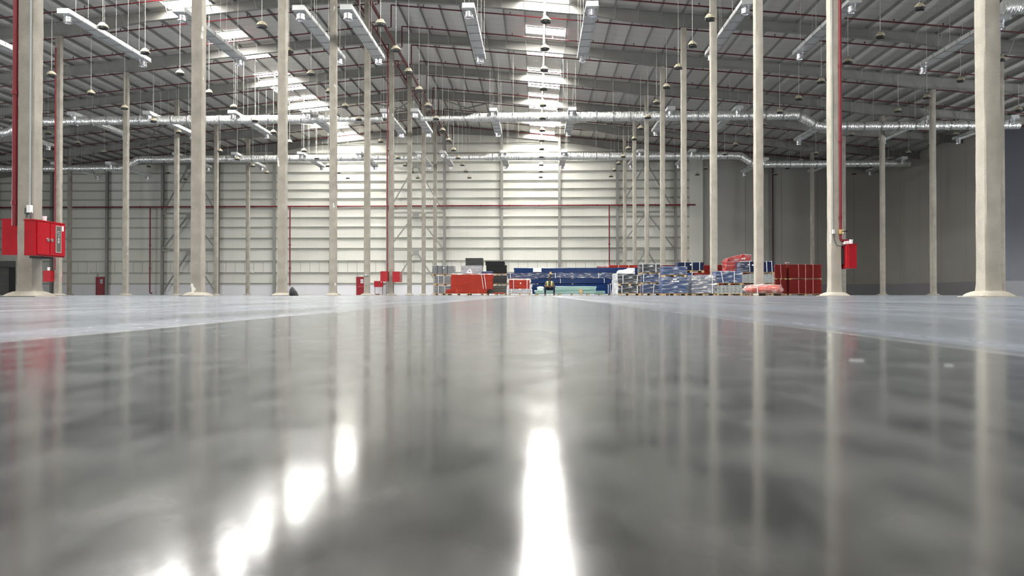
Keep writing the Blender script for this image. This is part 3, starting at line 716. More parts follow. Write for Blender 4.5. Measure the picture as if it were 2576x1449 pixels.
# free-standing cabinet by the far wall
a = at(941, 707, 86.6); b = at(963, 722, 86.6)
t = thing('hose_cabinet', 'red hose cabinet standing on two legs by the far wall', 'fire hose cabinet', ((a.x+b.x)/2, 86.8, 0), 'red fire hose cabinets')
MB().box(a.x, b.x, 86.6, 86.95, b.z, a.z).build('housing', M_REDC, t)
d = MB().box(a.x+.04, b.x-.04, 86.58, 86.6, b.z+.03, a.z-.03).build('door', M_REDC, t)
MB().box(a.x+.55, a.x+.65, 86.57, 86.58, b.z+.15, a.z-.12).build('window_slot', MATS['slot_grey'], d)
MB().box(b.x-.22, b.x-.12, 86.57, 86.58, a.z-.16, a.z-.06).build('sticker', M_PAPER, d)
for x in (a.x+.06, b.x-.06): MB().box(x-.025, x+.025, 86.75, 86.8, 0, b.z).build('leg', mat('dark_red_leg', (96,40,38), .6), t)
MB().box(a.x+.16, a.x+.62, 86.65, 86.9, 0, .14).build('base_box', mat('rusty_box', (120,84,66), .8), t)
# little wall and column fittings
for i, (px, nm) in enumerate(((223, 'left of the first red door'), (635, 'left of the black bag'), (1057, 'above the grey bundles'))):
    a = at(px, 684, WY-.2)
    o = MB().box(a.x-.12, a.x+.12, WY-.2, WY-.12, a.z-.1, a.z+.1).build('socket_box', M_PAPER, origin=(a.x, WY-.16, a.z)); tag(o, 'small white box on a far wall rail ' + nm, 'wall box', 'white wall boxes', 'thing')
o = thing('column_spotlight', 'small bright spotlight strapped round the fifth ridge column', 'spotlight', (LX, FY[4]-.2, 1.33))
MB().box(LX-.2, LX+.2, FY[4]-.2, FY[4]-.155, 1.27, 1.39).build('strap', M_STEEL, o)
MB().lathe([(0,0),(.05,0),(.05,.06),(0,.06)], (LX-.02, FY[4]-.24, 1.30), 10).build('lamp_head', M_WHITE, o)
# black bag at the third ridge column
a = at(722, 743, 31.2); b = at(748, 720, 31.2)
bx0, bx1 = a.x+.02, b.x
rings = []
for z, x0, x1, d in ((0, .05, .44, .16), (.06, .02, .41, .17), (.18, .02, .35, .17), (.28, .06, .28, .14), (.35, .10, .22, .09), (.38, .13, .19, .05)):
    xm = (x0+x1)/2; r = (x1-x0)/2
    rings.append([(bx0+xm+r*math.cos(q), 31.35+d*math.sin(q), z) for q in [2*math.pi*k/14 for k in range(14)]])
t = thing('black_bag', 'black bag leaning against the foot of the third ridge column', 'bag', (bx0+.2, 31.35, 0))
MB().loft(rings).build('bag_body', mat('black_nylon', (14,14,16), .5, bump=.3, bscale=12), t, smooth=True)
MB().tube([(bx0+.3,31.25,.1),(bx0+.28,31.2,.22),(bx0+.2,31.24,.33)], .012, 5).build('handle', M_DARK, t)

# ------------------------------------------------------------------ goods
def colm(name, rgb, **k): return mat(name, rgb, **k)
C_RED = colm('orange_red_steel', (192,60,40), rough=.45, var=.08); C_RED2 = colm('deep_red_steel', (150,34,25), rough=.5, var=.08)
C_BLUE = colm('blue_beam_paint', (10,50,108), rough=.22, var=.1); C_NAVY = colm('navy_steel', (30,44,84), rough=.35, var=.12)
C_NAVY2 = colm('blue_steel', (44,74,128), rough=.4, var=.15); C_BLK = colm('black_steel', (24,24,27), rough=.35, var=.1)
C_GREY = colm('grey_zinc', (150,154,156), rough=.45, metal=.2, var=.1); C_LGREY = colm('pale_grey_zinc', (192,194,200), rough=.45, var=.08)
C_DGREY = colm('dark_grey_steel', (72,76,74), rough=.5, var=.1); C_GREEN = colm('pale_teal_steel', (168,200,192), rough=.3, var=.06)
C_OLIVE = colm('grey_green_zinc', (110,114,106), rough=.5, var=.1); C_CRATE = colm('crate_grey', (164,168,164), rough=.6, var=.1)
LOADS = []
def pallet_mesh(mb, x0, x1, y0, y1, z0, z1):
    h = z1-z0; t_ = h*.2
    n = 5
    for i in range(n):
        yy = y0+(y1-y0-.1)*i/(n-1); mb.box(x0, x1, yy, yy+.1, z1-t_, z1)
    for i in range(3):
        xx = x0+(x1-x0-.12)*i/2
        for j in range(3):
            yy = y0+(y1-y0-.12)*j/2; mb.box(xx, xx+.12, yy, yy+.12, z0+t_*.8, z1-t_)
        mb.box(xx, xx+.12, y0, y1, z0, z0+t_*.8)
def load(name, label, cat, px0, px1, yt, yb, Y, depth, n, m, group, pallet=0, straps=(), sm=None, wrap=None, seed=1, part='beam', style='box', jag=.015, zb=None, ztop=None, stickers=(), lean=0):
    a = at(px0, yt, Y); b = at(px1, yb, Y)
    x0, x1, z1, z0 = a.x, b.x, a.z, b.z
    if zb is not None: z0 = zb
    if ztop is not None: z1 = ztop
    rnd = random.Random(seed)
    t = thing(name, label, cat, ((x0+x1)/2, Y+depth/2, z0), group)
    zz = z0
    if pallet:
        mb = MB(); pallet_mesh(mb, x0-.01, x1+.01, Y, Y+depth, z0, z0+pallet); mb.build('pallet', M_WOOD, t); zz = z0+pallet
    h = (z1-zz)/n; g = h*.06
    W_ = x1-x0
    if style == 'box':      # C-profile beam: front with a shallow groove
        prof = [(Y+.12, 0), (Y+depth-.02, 0), (Y+depth-.02, h), (Y+.03, h), (Y, h*.9), (Y, h*.66), (Y+.03, h*.58), (Y+.03, h*.48), (Y, h*.40), (Y, h*.26), (Y+.12, h*.2)]
        me = MB().prism_x(prof, -W_/2, W_/2).mesh(part, m, (0, Y+depth/2, 0))
    elif style == 'grid':   # crate layer with slots
        mb = MB().box(-W_/2, W_/2, Y+.03, Y+depth, 0, h); k = max(3, int(W_/.2))
        for i in range(k+1):
            xx = -W_/2 + (W_-.1)*i/k; mb.box(xx, xx+.1, Y, Y+.03, .02, h-g-.02)
        mb.box(-W_/2, W_/2, Y, Y+.031, 0, .025).box(-W_/2, W_/2, Y, Y+.031, h-g-.025, h-g)
        me = mb.mesh(part, m, (0, Y+depth/2, 0))
    else:                   # round bars side by side
        mb = MB(); k = max(2, int(depth/h))
        for i in range(k): mb.tube([(-W_/2, Y+h/2+i*(depth-h)/(k-1), h/2), (W_/2, Y+h/2+i*(depth-h)/(k-1), h/2)], h*.48, 8)
        me = mb.mesh(part, m, (0, Y+depth/2, 0))
    for i in range(n):
        put(part, me, ((x0+x1)/2 + rnd.uniform(-jag, jag) - lean*(n-1-i)/max(1, n-1), Y+depth/2 + rnd.uniform(-.01, .01), zz+i*h), t)
    for px, dpx in straps:
        p = at(px, yt, Y); q = at(px+dpx, yb, Y)
        s_ = MB().bar((p.x, Y-.035, z1+.01), (q.x, Y-.035, zz if zz > z0+.02 else z0+.02), .035, .012, up=(0,1,0)).box(p.x-.018, p.x+.018, Y-.04, Y+depth, z1+.005, z1+.02)
        s_.build('strap', sm or M_STRAP, t)
    for (u0, u1, v0, v1) in stickers:
        p = at(u0, v0, Y); q = at(u1, v1, Y)
        MB().box(p.x, q.x, Y-.06, Y-.05, q.z, p.z).build('paper_label', M_PAPER, t)
    if wrap:
        MB().crumple(x0-.03, x1+.03, Y-.035, Y+depth+.03, zz+.02 if pallet else z0+.02, z1+.03, .09, .05, seed, 3.2).build('stretch_wrap', wrap, t, smooth=True)
    LOADS.append((x0, x1, Y, Y+depth, z0, z1)); return t, (x0, x1, z0, z1)
YG = 55.2
G = 'steel goods stacked on the warehouse floor'
# grey bundles at the left end of the row
z_a = at(0, 719, YG).z; z_b = at(0, 694, YG).z
load('steel_bundle', 'lowest grey steel bundle at the left end of the goods', 'steel bundle', 1093, 1132, 719, 744, YG, 1.1, 4, C_GREY, G, .14, ((1103,0),(1119,0)), seed=2, zb=0)
load('steel_bundle', 'middle grey steel bundle at the left end of the goods', 'steel bundle', 1093, 1138, 694, 719, YG, 1.1, 5, C_GREY, G, .16, ((1103,0),(1117,0)), seed=3, zb=z_a)
load('steel_bundle', 'topmost grey steel bundle with black straps at the left end', 'steel bundle', 1087, 1142, 668.5, 694, YG, 1.1, 6, C_GREY, G, .12, ((1100,0),(1113,0),(1126,0)), M_BSTRAP, seed=4, zb=z_b, stickers=((1114,1118,673,676),))
# bundles behind the red stack
z_c = at(0, 689, YG+.3).z; z_d = at(0, 669.5, YG+.3).z
load('steel_bundle', 'grey steel bundle mostly hidden behind the wide red stack', 'steel bundle', 1150, 1213, 690, 744, YG+.3, 1.1, 8, C_OLIVE, G, .14, seed=5, zb=0, ztop=z_c)
load('steel_bundle', 'pale grey steel bundle just above the wide red stack', 'steel bundle', 1160, 1213, 670, 689, YG+.3, 1.1, 5, C_LGREY, G, 0, seed=6, zb=z_c, ztop=z_d)
load('steel_bundle', 'dark grey steel bundle highest above the wide red stack', 'steel bundle', 1171, 1214, 649, 670, YG+.3, 1.1, 5, C_DGREY, G, 0, seed=7, zb=z_d)
z_e = at(0, 719, YG).z; z_f = at(0, 694, YG).z; z_g = at(0, 669, YG).z
load('steel_bundle', 'grey-green steel bundle at floor level right of the wide red stack', 'steel bundle', 1224, 1273, 719, 744, YG, 1.1, 5, C_OLIVE, G, .14, seed=8, zb=0, ztop=z_e)
load('steel_bundle', 'dark steel bundle on a pallet between red stack and blue beams', 'steel bundle', 1224, 1274, 694, 719, YG, 1.1, 6, C_DGREY, G, .14, seed=9, zb=z_e, ztop=z_f)
load('steel_bundle', 'black ribbed steel bundle with pallet left of the blue beams', 'steel bundle', 1223, 1274, 669, 694, YG, 1.1, 7, C_BLK, G, .14, seed=10, zb=z_f, ztop=z_g)
load('steel_bundle', 'topmost black steel bundle left of the blue beams', 'steel bundle', 1221, 1269, 657, 669, YG, 1.1, 4, C_BLK, G, 0, seed=11, zb=z_g)
# wide red stack
YR = 53.2
z_r = at(0, 728, YR).z
load('red_beam_stack', 'lower part of the wide red beam stack, shifted left on the pallet', 'beam stack', 1123, 1226, 728, 744, YR, 1.2, 4, C_RED, G, .13, ((1204,0),(1150,0)), mat('red_strap', (225,90,70), .5), seed=12, zb=0, ztop=z_r, lean=.06)
load('red_beam_stack', 'wide stack of long orange-red beams with white straps', 'beam stack', 1134, 1239, 690.5, 728, YR, 1.2, 13, C_RED, G, 0, ((1211,5.5),(1218,5)), seed=13, zb=z_r, jag=.025)
o = MB().crumple(at(1133,0,YR).x, at(1241,0,YR).x, YR-.03, YR+1.2, at(0,692,YR).z, at(0,689,YR).z, .08, .04, 5, 3).build('plastic_sheet', M_WRAPW, origin=at(1187,690,YR)); tag(o, 'milky plastic sheet lying over the wide red stack', 'plastic sheet')
zt = at(0, 689, YR).z
o = MB().tube([(at(1174,0,YR).x, YR+.3, zt+.05), (at(1178,0,YR).x, YR+.25, zt+.22), (at(1181,0,YR).x, YR+.25, zt+.32), (at(1185,0,YR).x, YR+.3, zt+.12), (at(1186,0,YR).x, YR+.3, zt+.04), (at(1176,0,YR).x, YR+.3, zt+.05)], .05, 6).build('strap_coil', M_PAPER, origin=(at(1180,0,YR).x, YR+.3, zt)); tag(o, 'loose loop of white strapping on top of the wide red stack', 'strapping')
o = MB().crumple(at(1209,0,YR).x, at(1241,0,YR).x, YR+.3, YR+.7, zt, zt+.17, .06, .05, 8, 4, rnd=.6).build('dark_sheet', C_NAVY, origin=(at(1225,0,YR).x, YR+.5, zt)); tag(o, 'dark blue folded sheet on top right of the wide red stack', 'folded sheet')
load('steel_bundle', 'single red beam lying low right of the wide red stack', 'beam', 1242, 1268, 736, 740.5, 53.6, .2, 1, C_RED, G, 0, seed=14, zb=.1)
o = MB().box(at(1244,0,53.6).x, at(1248,0,53.6).x, 53.55, 53.85, 0, .1).box(at(1261,0,53.6).x, at(1265,0,53.6).x, 53.55, 53.85, 0, .1).build('timber_blocks', M_WOOD, origin=at(1254,742,53.6)); tag(o, 'timber bearers under the single red beam', 'timber')
# small red bundle on white
z_s = at(0, 727.5, 53.3).z
load('wrapped_bundle', 'white plastic wrapped bundle on a pallet below the small red bundle', 'wrapped bundle', 1280, 1334, 727.5, 744, 53.3, 1.0, 3, C_LGREY, G, .14, ((1287,0),(1324,0)), wrap=M_WRAPW, seed=15, zb=0, ztop=z_s)
load('red_beam_bundle', 'small orange-red beam bundle left of the seated worker', 'beam bundle', 1281, 1332, 704, 727.5, 53.3, 1.0, 6, C_RED, G, 0, ((1292,0),(1326,0)), seed=16, zb=z_s, stickers=((1308,1311,711,714),))
o = MB().crumple(at(1280,0,53.3).x, at(1333,0,53.3).x, 53.28, 54.3, at(0,705,53.3).z, at(0,702,53.3).z, .07, .05, 9, 4).build('plastic_sheet', M_WRAPW, origin=at(1306,704,53.3)); tag(o, 'milky plastic sheet on the small red bundle', 'plastic sheet')
# blue beams
YBL = 54.8
tiers = [(1338, 1546, 716, 741, 4, 'lowest'), (1336, 1547, 702.5, 714, 3, 'second'), (1276, 1547, 689, 701.5, 3, 'third'), (1292, 1614, 675.5, 688.5, 3, 'topmost')]
zc = .1
for i, (a_, b_, yt, yb, n, nm) in enumerate(tiers):
    ztop = at(0, yt, YBL).z
    st = ((1530,0),(1535,0)) if i == 0 else ((1410,0),(1520,0)) if i == 1 else ((1284,0),(1397,0),(1506,0)) if i == 2 else ()
    t, bb = load('blue_beam_bundle', '%s of the four long blue beam bundles behind the worker' % nm, 'beam bundle', a_, b_, yt, yb, YBL, 1.1, n, C_BLUE, 'long blue beam bundles', 0, st, seed=20+i, zb=zc, ztop=ztop, jag=.05, wrap=M_WRAP if i == 2 else None)  # wrap on the third bundle stands in for white highlight streaks
    if i == 3:
        for u0, u1, v0, v1 in ((1341, 1362, 675, 687), (1577, 1597, 675, 692)):
            p = at(u0, v0, YBL); q = at(u1, v1, YBL)
            MB().box(p.x, q.x, YBL-.02, YBL+1.12, q.z+.08, p.z+.03).build('paper_sleeve', M_PAPER, t)
    if i < 3:
        zn = at(0, tiers[i+1][3], YBL).z
        for j, xx in enumerate((1352, 1440, 1536)):
            p = at(xx, 0, YBL)
            o = MB().box(p.x-.06, p.x+.06, YBL+.02, YBL+1.05, ztop+.001, zn-.001 if zn-ztop > .01 else ztop+.02).build('timber_spacer', M_WOOD, origin=(p.x, YBL, ztop))
            tag(o, 'timber spacer above the %s blue beam bundle, %s from left' % (nm, nth(j+1)), 'timber', 'spacers between blue beams', 'thing')
        zc = zn if zn-ztop > .01 else ztop+.02
for j, xx in enumerate((1352, 1440, 1536)):
    p = at(xx, 0, YBL); o = MB().box(p.x-.07, p.x+.07, YBL, YBL+1.1, 0, .1).build('timber_bearer', M_WOOD, origin=(p.x, YBL, 0)); tag(o, 'timber bearer on the floor under the blue beams, %s from left' % nth(j+1), 'timber', 'bearers under blue beams', 'thing')
p = at(1385, 688, YBL-.12)
t = thing('wooden_marker', 'small pale wooden block on a dark post above the worker\'s head', 'marker block', (p.x, p.y, at(0,697,YBL).z), None)
MB().box(p.x-.08, p.x+.08, YBL-.22, YBL-.06, at(0,691.5,YBL).z, at(0,685.5,YBL).z).build('block', M_WOOD, t); MB().box(p.x-.07, p.x+.07, YBL-.2, YBL-.06, at(0,700,YBL).z, at(0,691.5,YBL).z).build('post', M_DARK, t)
# green beams
YGN = 51.5
for i, (u0, u1, yt, yb, n, zb, lb) in enumerate(((1346, 1501, 730.5, 740, 2, .1, 'pale teal beam bundle the worker sits on'), (1398, 1501, 720.5, 729.5, 2, None, 'upper pale teal beam bundle right of the worker'), (1499, 1523, 732, 741, 4, .06, 'short pale teal beam ends right of the long teal bundle'))):
    tb = at(0, 730.5, YGN).z
    load('teal_beam_bundle', lb, 'beam bundle', u0, u1, yt, yb, YGN + (.5 if i == 2 else 0), .9, n, C_GREEN, G, 0, ((1463,0),) if i == 0 else (), seed=30+i, zb=zb if zb is not None else tb, jag=.06)
p = at(1461, 0, YGN-.08)
t = thing('wooden_prop', 'upright wooden block in front of the teal beams', 'timber', (p.x, p.y, 0))
MB().box(p.x-.12, p.x+.12, YGN-.14, YGN-.05, .22, .42).build('block', M_WOOD, t); MB().box(p.x-.07, p.x+.07, YGN-.14, YGN-.05, 0, .22).build('foot', M_WOOD, t)
for j, xx in enumerate((1352, 1408, 1480, 1512)):
    p = at(xx, 0, YGN); o = MB().box(p.x-.09, p.x+.09, YGN+.02, YGN+.85 if j < 3 else YGN+1.3, 0, .1 if j < 3 else .06).build('timber_bearer', M_WOOD, origin=(p.x, YGN, 0)); tag(o, 'timber bearer on the floor under the teal beams, %s from left' % nth(j+1), 'timber', 'bearers under teal beams', 'thing')
a = at(1351, 732, YGN); b = at(1368, 721, YGN)
o = MB().crumple(a.x, b.x, YGN+.15, YGN+.5, at(0,730.5,YGN).z, b.z, .07, .07, 4, 5, rnd=.5).build('plastic_heap', mat('pale_green_plastic', (214,228,220), .4), origin=((a.x+b.x)/2, YGN+.3, at(0,730.5,YGN).z)); tag(o, 'crumpled pale plastic heap on the teal beams left of the worker', 'plastic heap')
# red bundles behind
YRB = 57.5
load('red_beam_bundle', 'long orange-red bundle lying above the blue beams', 'beam bundle', 1532, 1613, 667, 676, YRB, 1.1, 3, C_RED, G, 0, ((1556,0),(1582,0)), seed=40, zb=at(0,676,YRB).z)
load('red_beam_bundle', 'short pale red bundle left of the long orange-red bundle', 'beam bundle', 1504, 1531, 670, 676, YRB, 1.1, 2, C_RED, G, 0, seed=41, zb=at(0,676,YRB).z, wrap=M_WRAPW)
load('navy_bundle', 'unseen dark stack widened behind the blue beams to darken their gaps', 'beam bundle', 1346, 1618, 676, 744, YRB, 1.1, 8, C_NAVY, G, .14, seed=42, zb=0)  # carries the red bundles; widened out of sight so the beam gaps look dark
load('red_beam_bundle', 'thin red bundle seen between the two navy top loads', 'beam bundle', 1668, 1700, 667, 671.5, 45, 1.0, 1, C_RED2, G, 0, seed=43, zb=at(0,671.5,45).z+.001)
load('navy_bundle', 'navy stack hidden behind the blue wrapped load', 'beam bundle', 1668, 1702, 671.5, 744, 45, 1.0, 6, C_NAVY, G, .14, seed=44, zb=0, ztop=at(0,671.5,45).z)
# wrapped pallet loads, left to right
GP = 'wrapped pallet loads'
def pal(label, px0, px1, yt, yb, Y, n, m, zb, ph=.14, wrap=M_WRAP, straps=(), seed=1, style='box', depth=1.0, part='profile', stickers=(), ztop=None):
    return load('pallet_load', label, 'pallet load', px0, px1, yt, yb, Y, depth, n, m, GP, ph, straps, M_STRAP, wrap, seed, part, style, .01, zb, ztop, stickers)
Y1 = 38.4
z = at(0, 720, Y1).z
pal('black wrapped pallet load at floor level right of the blue beams', 1556, 1611, 720, 744, Y1, 4, C_BLK, 0, .12, M_WRAP, ((1564,0),(1603,0)), 50, ztop=z)
z2 = at(0, 694, Y1).z
pal('black wrapped pallet load under the white plastic', 1556, 1612, 694, 720, Y1, 4, C_BLK, z, .12, M_WRAP, ((1567,0),(1604,-2)), 51, ztop=z2)
a = at(1549, 694, Y1); b = at(1600, 678, Y1)
o = MB().crumple(a.x+.1, b.x, Y1+.1, Y1+.8, z2+.03, b.z, .08, .08, 12, 3.5, droop=.1, rnd=.75).build('plastic_heap', mat('white_plastic', (226,226,222), .35), origin=((a.x+b.x)/2, Y1+.4, z2)); tag(o, 'white crumpled plastic heap on the black wrapped load', 'plastic heap')
o = MB().crumple(at(1544,0,Y1).x, at(1555,0,Y1).x, Y1+.05, Y1+.9, 0, at(0,690,Y1).z, .09, .07, 13, 3).build('wrapped_stack', mat('wrapped_white', (190,192,194), .3, var=.35, vscale=7), origin=(at(1549,0,Y1).x, Y1+.4, 0)); tag(o, 'narrow white wrapped stack at the blue beam ends', 'wrapped stack')
Y2 = 39.7
zA = at(0, 716, Y2).z; zB = at(0, 691.5, Y2).z
pal('navy wrapped load on the floor left of the tall blue load', 1613, 1663, 716, 744, Y2, 4, C_NAVY2, 0, .12, M_WRAP, ((1617,0),(1645,-2)), 52, ztop=zA)
pal('blue wrapped load in the middle of the stack left of the tall blue load', 1613, 1663, 692, 716, Y2, 4, C_NAVY2, zA, .1, M_WRAP, ((1619,0),(1658,0)), 53, ztop=zB, stickers=((1627,1632,695,697),))
pal('black strapped load topping the stack left of the tall blue load', 1611, 1661, 664.5, 692, Y2, 5, C_BLK, zB, .09, M_WRAP, ((1617,0),(1650,0)), 54)
Y3 = 38.0
zA = at(0, 698.5, Y3).z
pal('tall blue wrapped load with white labels', 1666, 1729, 698.5, 744, Y3, 6, C_NAVY2, 0, .11, M_WRAP, (), 55, ztop=zA, stickers=((1692,1702,701,704),(1689,1694,706,709),(1696,1701,706,709),(1702,1708,706,709)))
pal('low blue wrapped load on top of the tall blue load', 1669, 1727, 671.5, 698.5, Y3, 4, C_NAVY2, zA, .12, M_WRAP, (), 56)
Y4 = 40.2
zA = at(0, 688, Y4).z
pal('navy stack behind the grey wrapped load', 1706, 1743, 690, 744, Y4, 6, C_NAVY2, 0, .12, None, ((1741,0),), 57, ztop=zA)
pal('clean navy strapped load with pallet above the grey wrapped load', 1706, 1771, 660, 688, Y4, 5, C_NAVY, zA, .13, None, ((1723,0),(1741,0),(1760,0)), 58, stickers=((1735,1739,664,668),))
load('steel_prop_stack', 'red-brown stack supporting the back of the navy load', 'beam stack', 1746, 1771, 690, 744, Y4, 1.0, 6, C_RED2, G, .12, seed=59, zb=0, ztop=zA)
Y5 = 38.2
pal('grey plastic wrapped load in front of the right row column', 1741, 1800, 693, 744, Y5, 5, colm('wrapped_blue_grey', (120,130,150), rough=.5, var=.2, vscale=4), 0, .1, M_WRAPW, ((1792,0),), 60)
Y6 = 38.2
zA = at(0, 718, Y6).z; zB = at(0, 685, Y6).z
pal('pale grey slotted crates under a blue load', 1803, 1867, 718, 745, Y6, 3, C_CRATE, 0, .11, None, (), 61, 'grid', part='crate_layer', ztop=zA)
pal('blue loosely wrapped load on pale grey crates', 1803, 1867, 685, 718, Y6, 4, C_NAVY2, zA, .11, M_WRAP, ((1814,5),(1847,0)), 62, ztop=zB)
Y7 = 39.6
zA = at(0, 716.5, Y7).z; zB = at(0, 692, Y7).z
pal('dark crate layer at the foot of the stack behind the column', 1869, 1945, 716.5, 744, Y7, 3, C_OLIVE, 0, .11, M_WRAP, (), 63, 'grid', part='crate_layer', ztop=zA)
pal('grey slotted crates in the stack behind the third right row column', 1866, 1947, 692, 716.5, Y7, 3, C_CRATE, zA, .1, M_WRAP, (), 64, 'grid', part='crate_layer', ztop=zB)
pal('dark navy strapped load on top behind the third right row column', 1863, 1948, 658, 692, Y7, 4, C_NAVY, zB, .12, None, ((1885,1),(1928,1),(1941,1)), 65, stickers=((1880,1886,665,667.5),(1891,1896,665,669)))
a = at(1862, 0, Y7); b = at(1883, 0, Y7)
o = MB().crumple(a.x-.03, b.x, Y7-.05, Y7+.5, zB+.13, at(0,659,Y7).z, .08, .06, 21, 4).build('loose_wrap', M_WRAP, origin=((a.x+b.x)/2, Y7, zB), smooth=True); tag(o, 'loose clear plastic hanging at the left end of the navy load', 'plastic wrap')
# red stacks behind
Y8 = 42.5
load('red_beam_stack', 'red stack seen left of the third right row column', 'beam stack', 1771, 1787, 667, 744, Y8, 1.0, 18, C_RED2, G, .1, seed=70, zb=0)
load('red_beam_stack', 'red stack with plastic behind the blue loosely wrapped load', 'beam stack', 1804, 1862, 666, 744, 43.6, 1.0, 16, C_RED2, G, .1, seed=71, zb=0)
Y9 = 41.2
zA = at(0, 685.5, Y9).z
load('red_beam_stack', 'hidden red stack carrying the tall red wrapped pile', 'beam stack', 1828, 1890, 685.5, 744, Y9, 1.0, 12, C_RED2, G, .12, seed=72, zb=0, ztop=zA)
t = thing('wrapped_pile', 'tall bright red plastic wrapped pile leaning above the navy loads', 'wrapped pile', (at(1859,0,Y9).x, Y9+.5, zA), GP)
a = at(1829, 0, Y9); b = at(1889, 0, Y9); zt = at(0, 643, Y9).z
mb = MB(); rnd = random.Random(3)
M_BAG = colm('bright_red_sacks', (182,38,28), rough=.5, var=.25, vscale=6)
mb = MB().crumple(a.x, b.x, Y9, Y9+1.0, zA+.001, zt-.06, .09, .06, 30, 3.4, droop=.04)
for i, v in enumerate(mb.v):           # the pile is lower at its left shoulder
    f = (v[0]-a.x)/(b.x-a.x)
    mb.v[i] = (v[0], v[1], zA + (v[2]-zA)*(.72+.30*min(1, max(0, f)*1.5)**.6))
mb.build('sacks', M_BAG, t, smooth=True)
mb = MB().crumple(a.x-.02, b.x+.02, Y9-.03, Y9+1.03, zA+.01, zt-.04, .1, .07, 31, 4, droop=.04)
for i, v in enumerate(mb.v):
    f = (v[0]-a.x)/(b.x-a.x)
    mb.v[i] = (v[0], v[1], zA + (v[2]-zA)*(.73+.30*min(1, max(0, f)*1.5)**.6))
mb.build('stretch_wrap', M_WRAP, t, smooth=True)
p = at(1864, 649, Y9); q = at(1874, 653, Y9)
lb = MB().box(p.x, q.x, Y9-.1, Y9-.09, q.z, p.z).build('paper_label', M_PAPER, t)
MB().box(p.x+.04, q.x-.04, Y9-.104, Y9-.1005, q.z+.03, p.z-.03).build('print', mat('red_print', (190,110,105), .7), lb)
# red stacks at the right end
Y10 = 42.6
zA = at(0, 704.5, Y10).z
for u0, u1, nm, st in ((1951, 1979, 'narrow', ((1963,2),)), (1986, 2067, 'wide', ((2008,1),(2026,0),(2045,0)))):
    load('red_panel_stack', '%s dark red panel stack at floor level, right end of the goods' % nm, 'panel stack', u0, u1, 706, 744, Y10, 1.1, 14, C_RED2, G, .1, st, mat('pink_strap', (205,130,125), .5), seed=80, part='panel', zb=0, ztop=zA)
    load('red_panel_stack', '%s dark red panel stack on top, right end of the goods' % nm, 'panel stack', u0-1 if nm == 'narrow' else u0, u1, 665.5, 704.5, Y10, 1.1, 16, C_RED2, G, .07, st, MATS['pink_strap'], seed=81, part='panel', zb=zA)
a = at(1978, 672, Y10); b = at(1988, 664, Y10)
o = MB().crumple(a.x, b.x, Y10, Y10+.4, at(0,665.5,Y10).z, b.z+.06, .05, .08, 33, 6, rnd=.6).build('plastic_wad', mat('pinkish_plastic', (226,190,186), .4), origin=a); tag(o, 'pinkish plastic wad between the two top red panel stacks', 'plastic wad')
# low red pile wrapped in plastic, nearest to the camera
Y11 = 29.9
a = at(1881, 0, Y11); b = at(1980, 0, Y11)
t = thing('wrapped_pile', 'low pile of red pieces under torn pinkish plastic before the column', 'wrapped pile', ((a.x+b.x)/2, Y11+.55, 0))
mb = MB(); pallet_mesh(mb, a.x+.12, b.x-.1, Y11+.05, Y11+1.0, 0, .11); mb.build('pallet', mat('weathered_wood', (130,112,92), .9, var=.2), t)
mb = MB().crumple(a.x+.1, b.x-.08, Y11+.06, Y11+1.1, .112, .40, .06, .05, 40, 4, rnd=.55); mb.build('contents', C_RED, t, smooth=True)
mb = MB().crumple(a.x, b.x, Y11, Y11+1.15, .08, .46, .045, .07, 41, 4.5, droop=.06, rnd=.62)
mb.build('plastic_cover', wrap_mat('torn_pink_plastic', (238,206,200), .72), t, smooth=True)
p = at(1904, 0, Y11); MB().bar((p.x, Y11-.03, .42), (p.x+.02, Y11-.03, .02), .03, .012, up=(0,1,0)).build('strap', M_STRAP, t)

# ------------------------------------------------------------------ the seated worker
P0 = at(1382.5, 742, YGN)
PXw, PYw = P0.x, YGN + .18
SEAT = at(0, 730.5, YGN).z
def skin(name, verts, edges, radii, m, parent, root=0, sub=2):
    me = bpy.data.meshes.new(name); me.from_pydata(verts, edges, []); me.materials.append(m)
    o = bpy.data.objects.new(name, me); COL.objects.link(o); o.parent = parent; WL[o] = WL[parent]
    sk = o.modifiers.new('skin', 'SKIN'); sk.use_smooth_shade = True
    if not me.skin_vertices: 
        bpy.context.view_layer.objects.active = o
    for i, r in enumerate(radii):
        v = me.skin_vertices[0].data[i]; v.radius = r if isinstance(r, tuple) else (r, r); v.use_root = i == root
    ss = o.modifiers.new('sub', 'SUBSURF'); ss.levels = sub; ss.render_levels = sub
    return o
per = thing('person', 'seated worker in yellow vest and dark trousers looking down at his phone', 'person', (PXw, PYw, 0))
M_SKIN = mat('skin', (128,84,62), .55); M_HAIR = mat('dark_hair', (22,18,17), .7); M_SHIRT = mat('grey_shirt', (92,90,84), .9); M_TROU = mat('navy_trousers', (24,28,42), .9)
M_VEST = mat('yellow_vest', (176,182,92), .8); M_BOOT = mat('work_boots', (58,48,42), .8); M_REFL = mat('reflective_band', (226,230,186), .4)
hz = SEAT + .12
V = [(0,.02,hz), (0,-.02,hz+.22), (0,-.10,hz+.40), (0,-.17,hz+.51), (0,-.21,hz+.58), (0,-.255,hz+.66), (0,-.285,hz+.735)]
R = [(.13,.10), (.12,.09), (.13,.08), (.055,.055), (.052,.052), (.075,.085), (.07,.082)]
Ed = [(0,1),(1,2),(2,3),(3,4),(4,5),(5,6)]
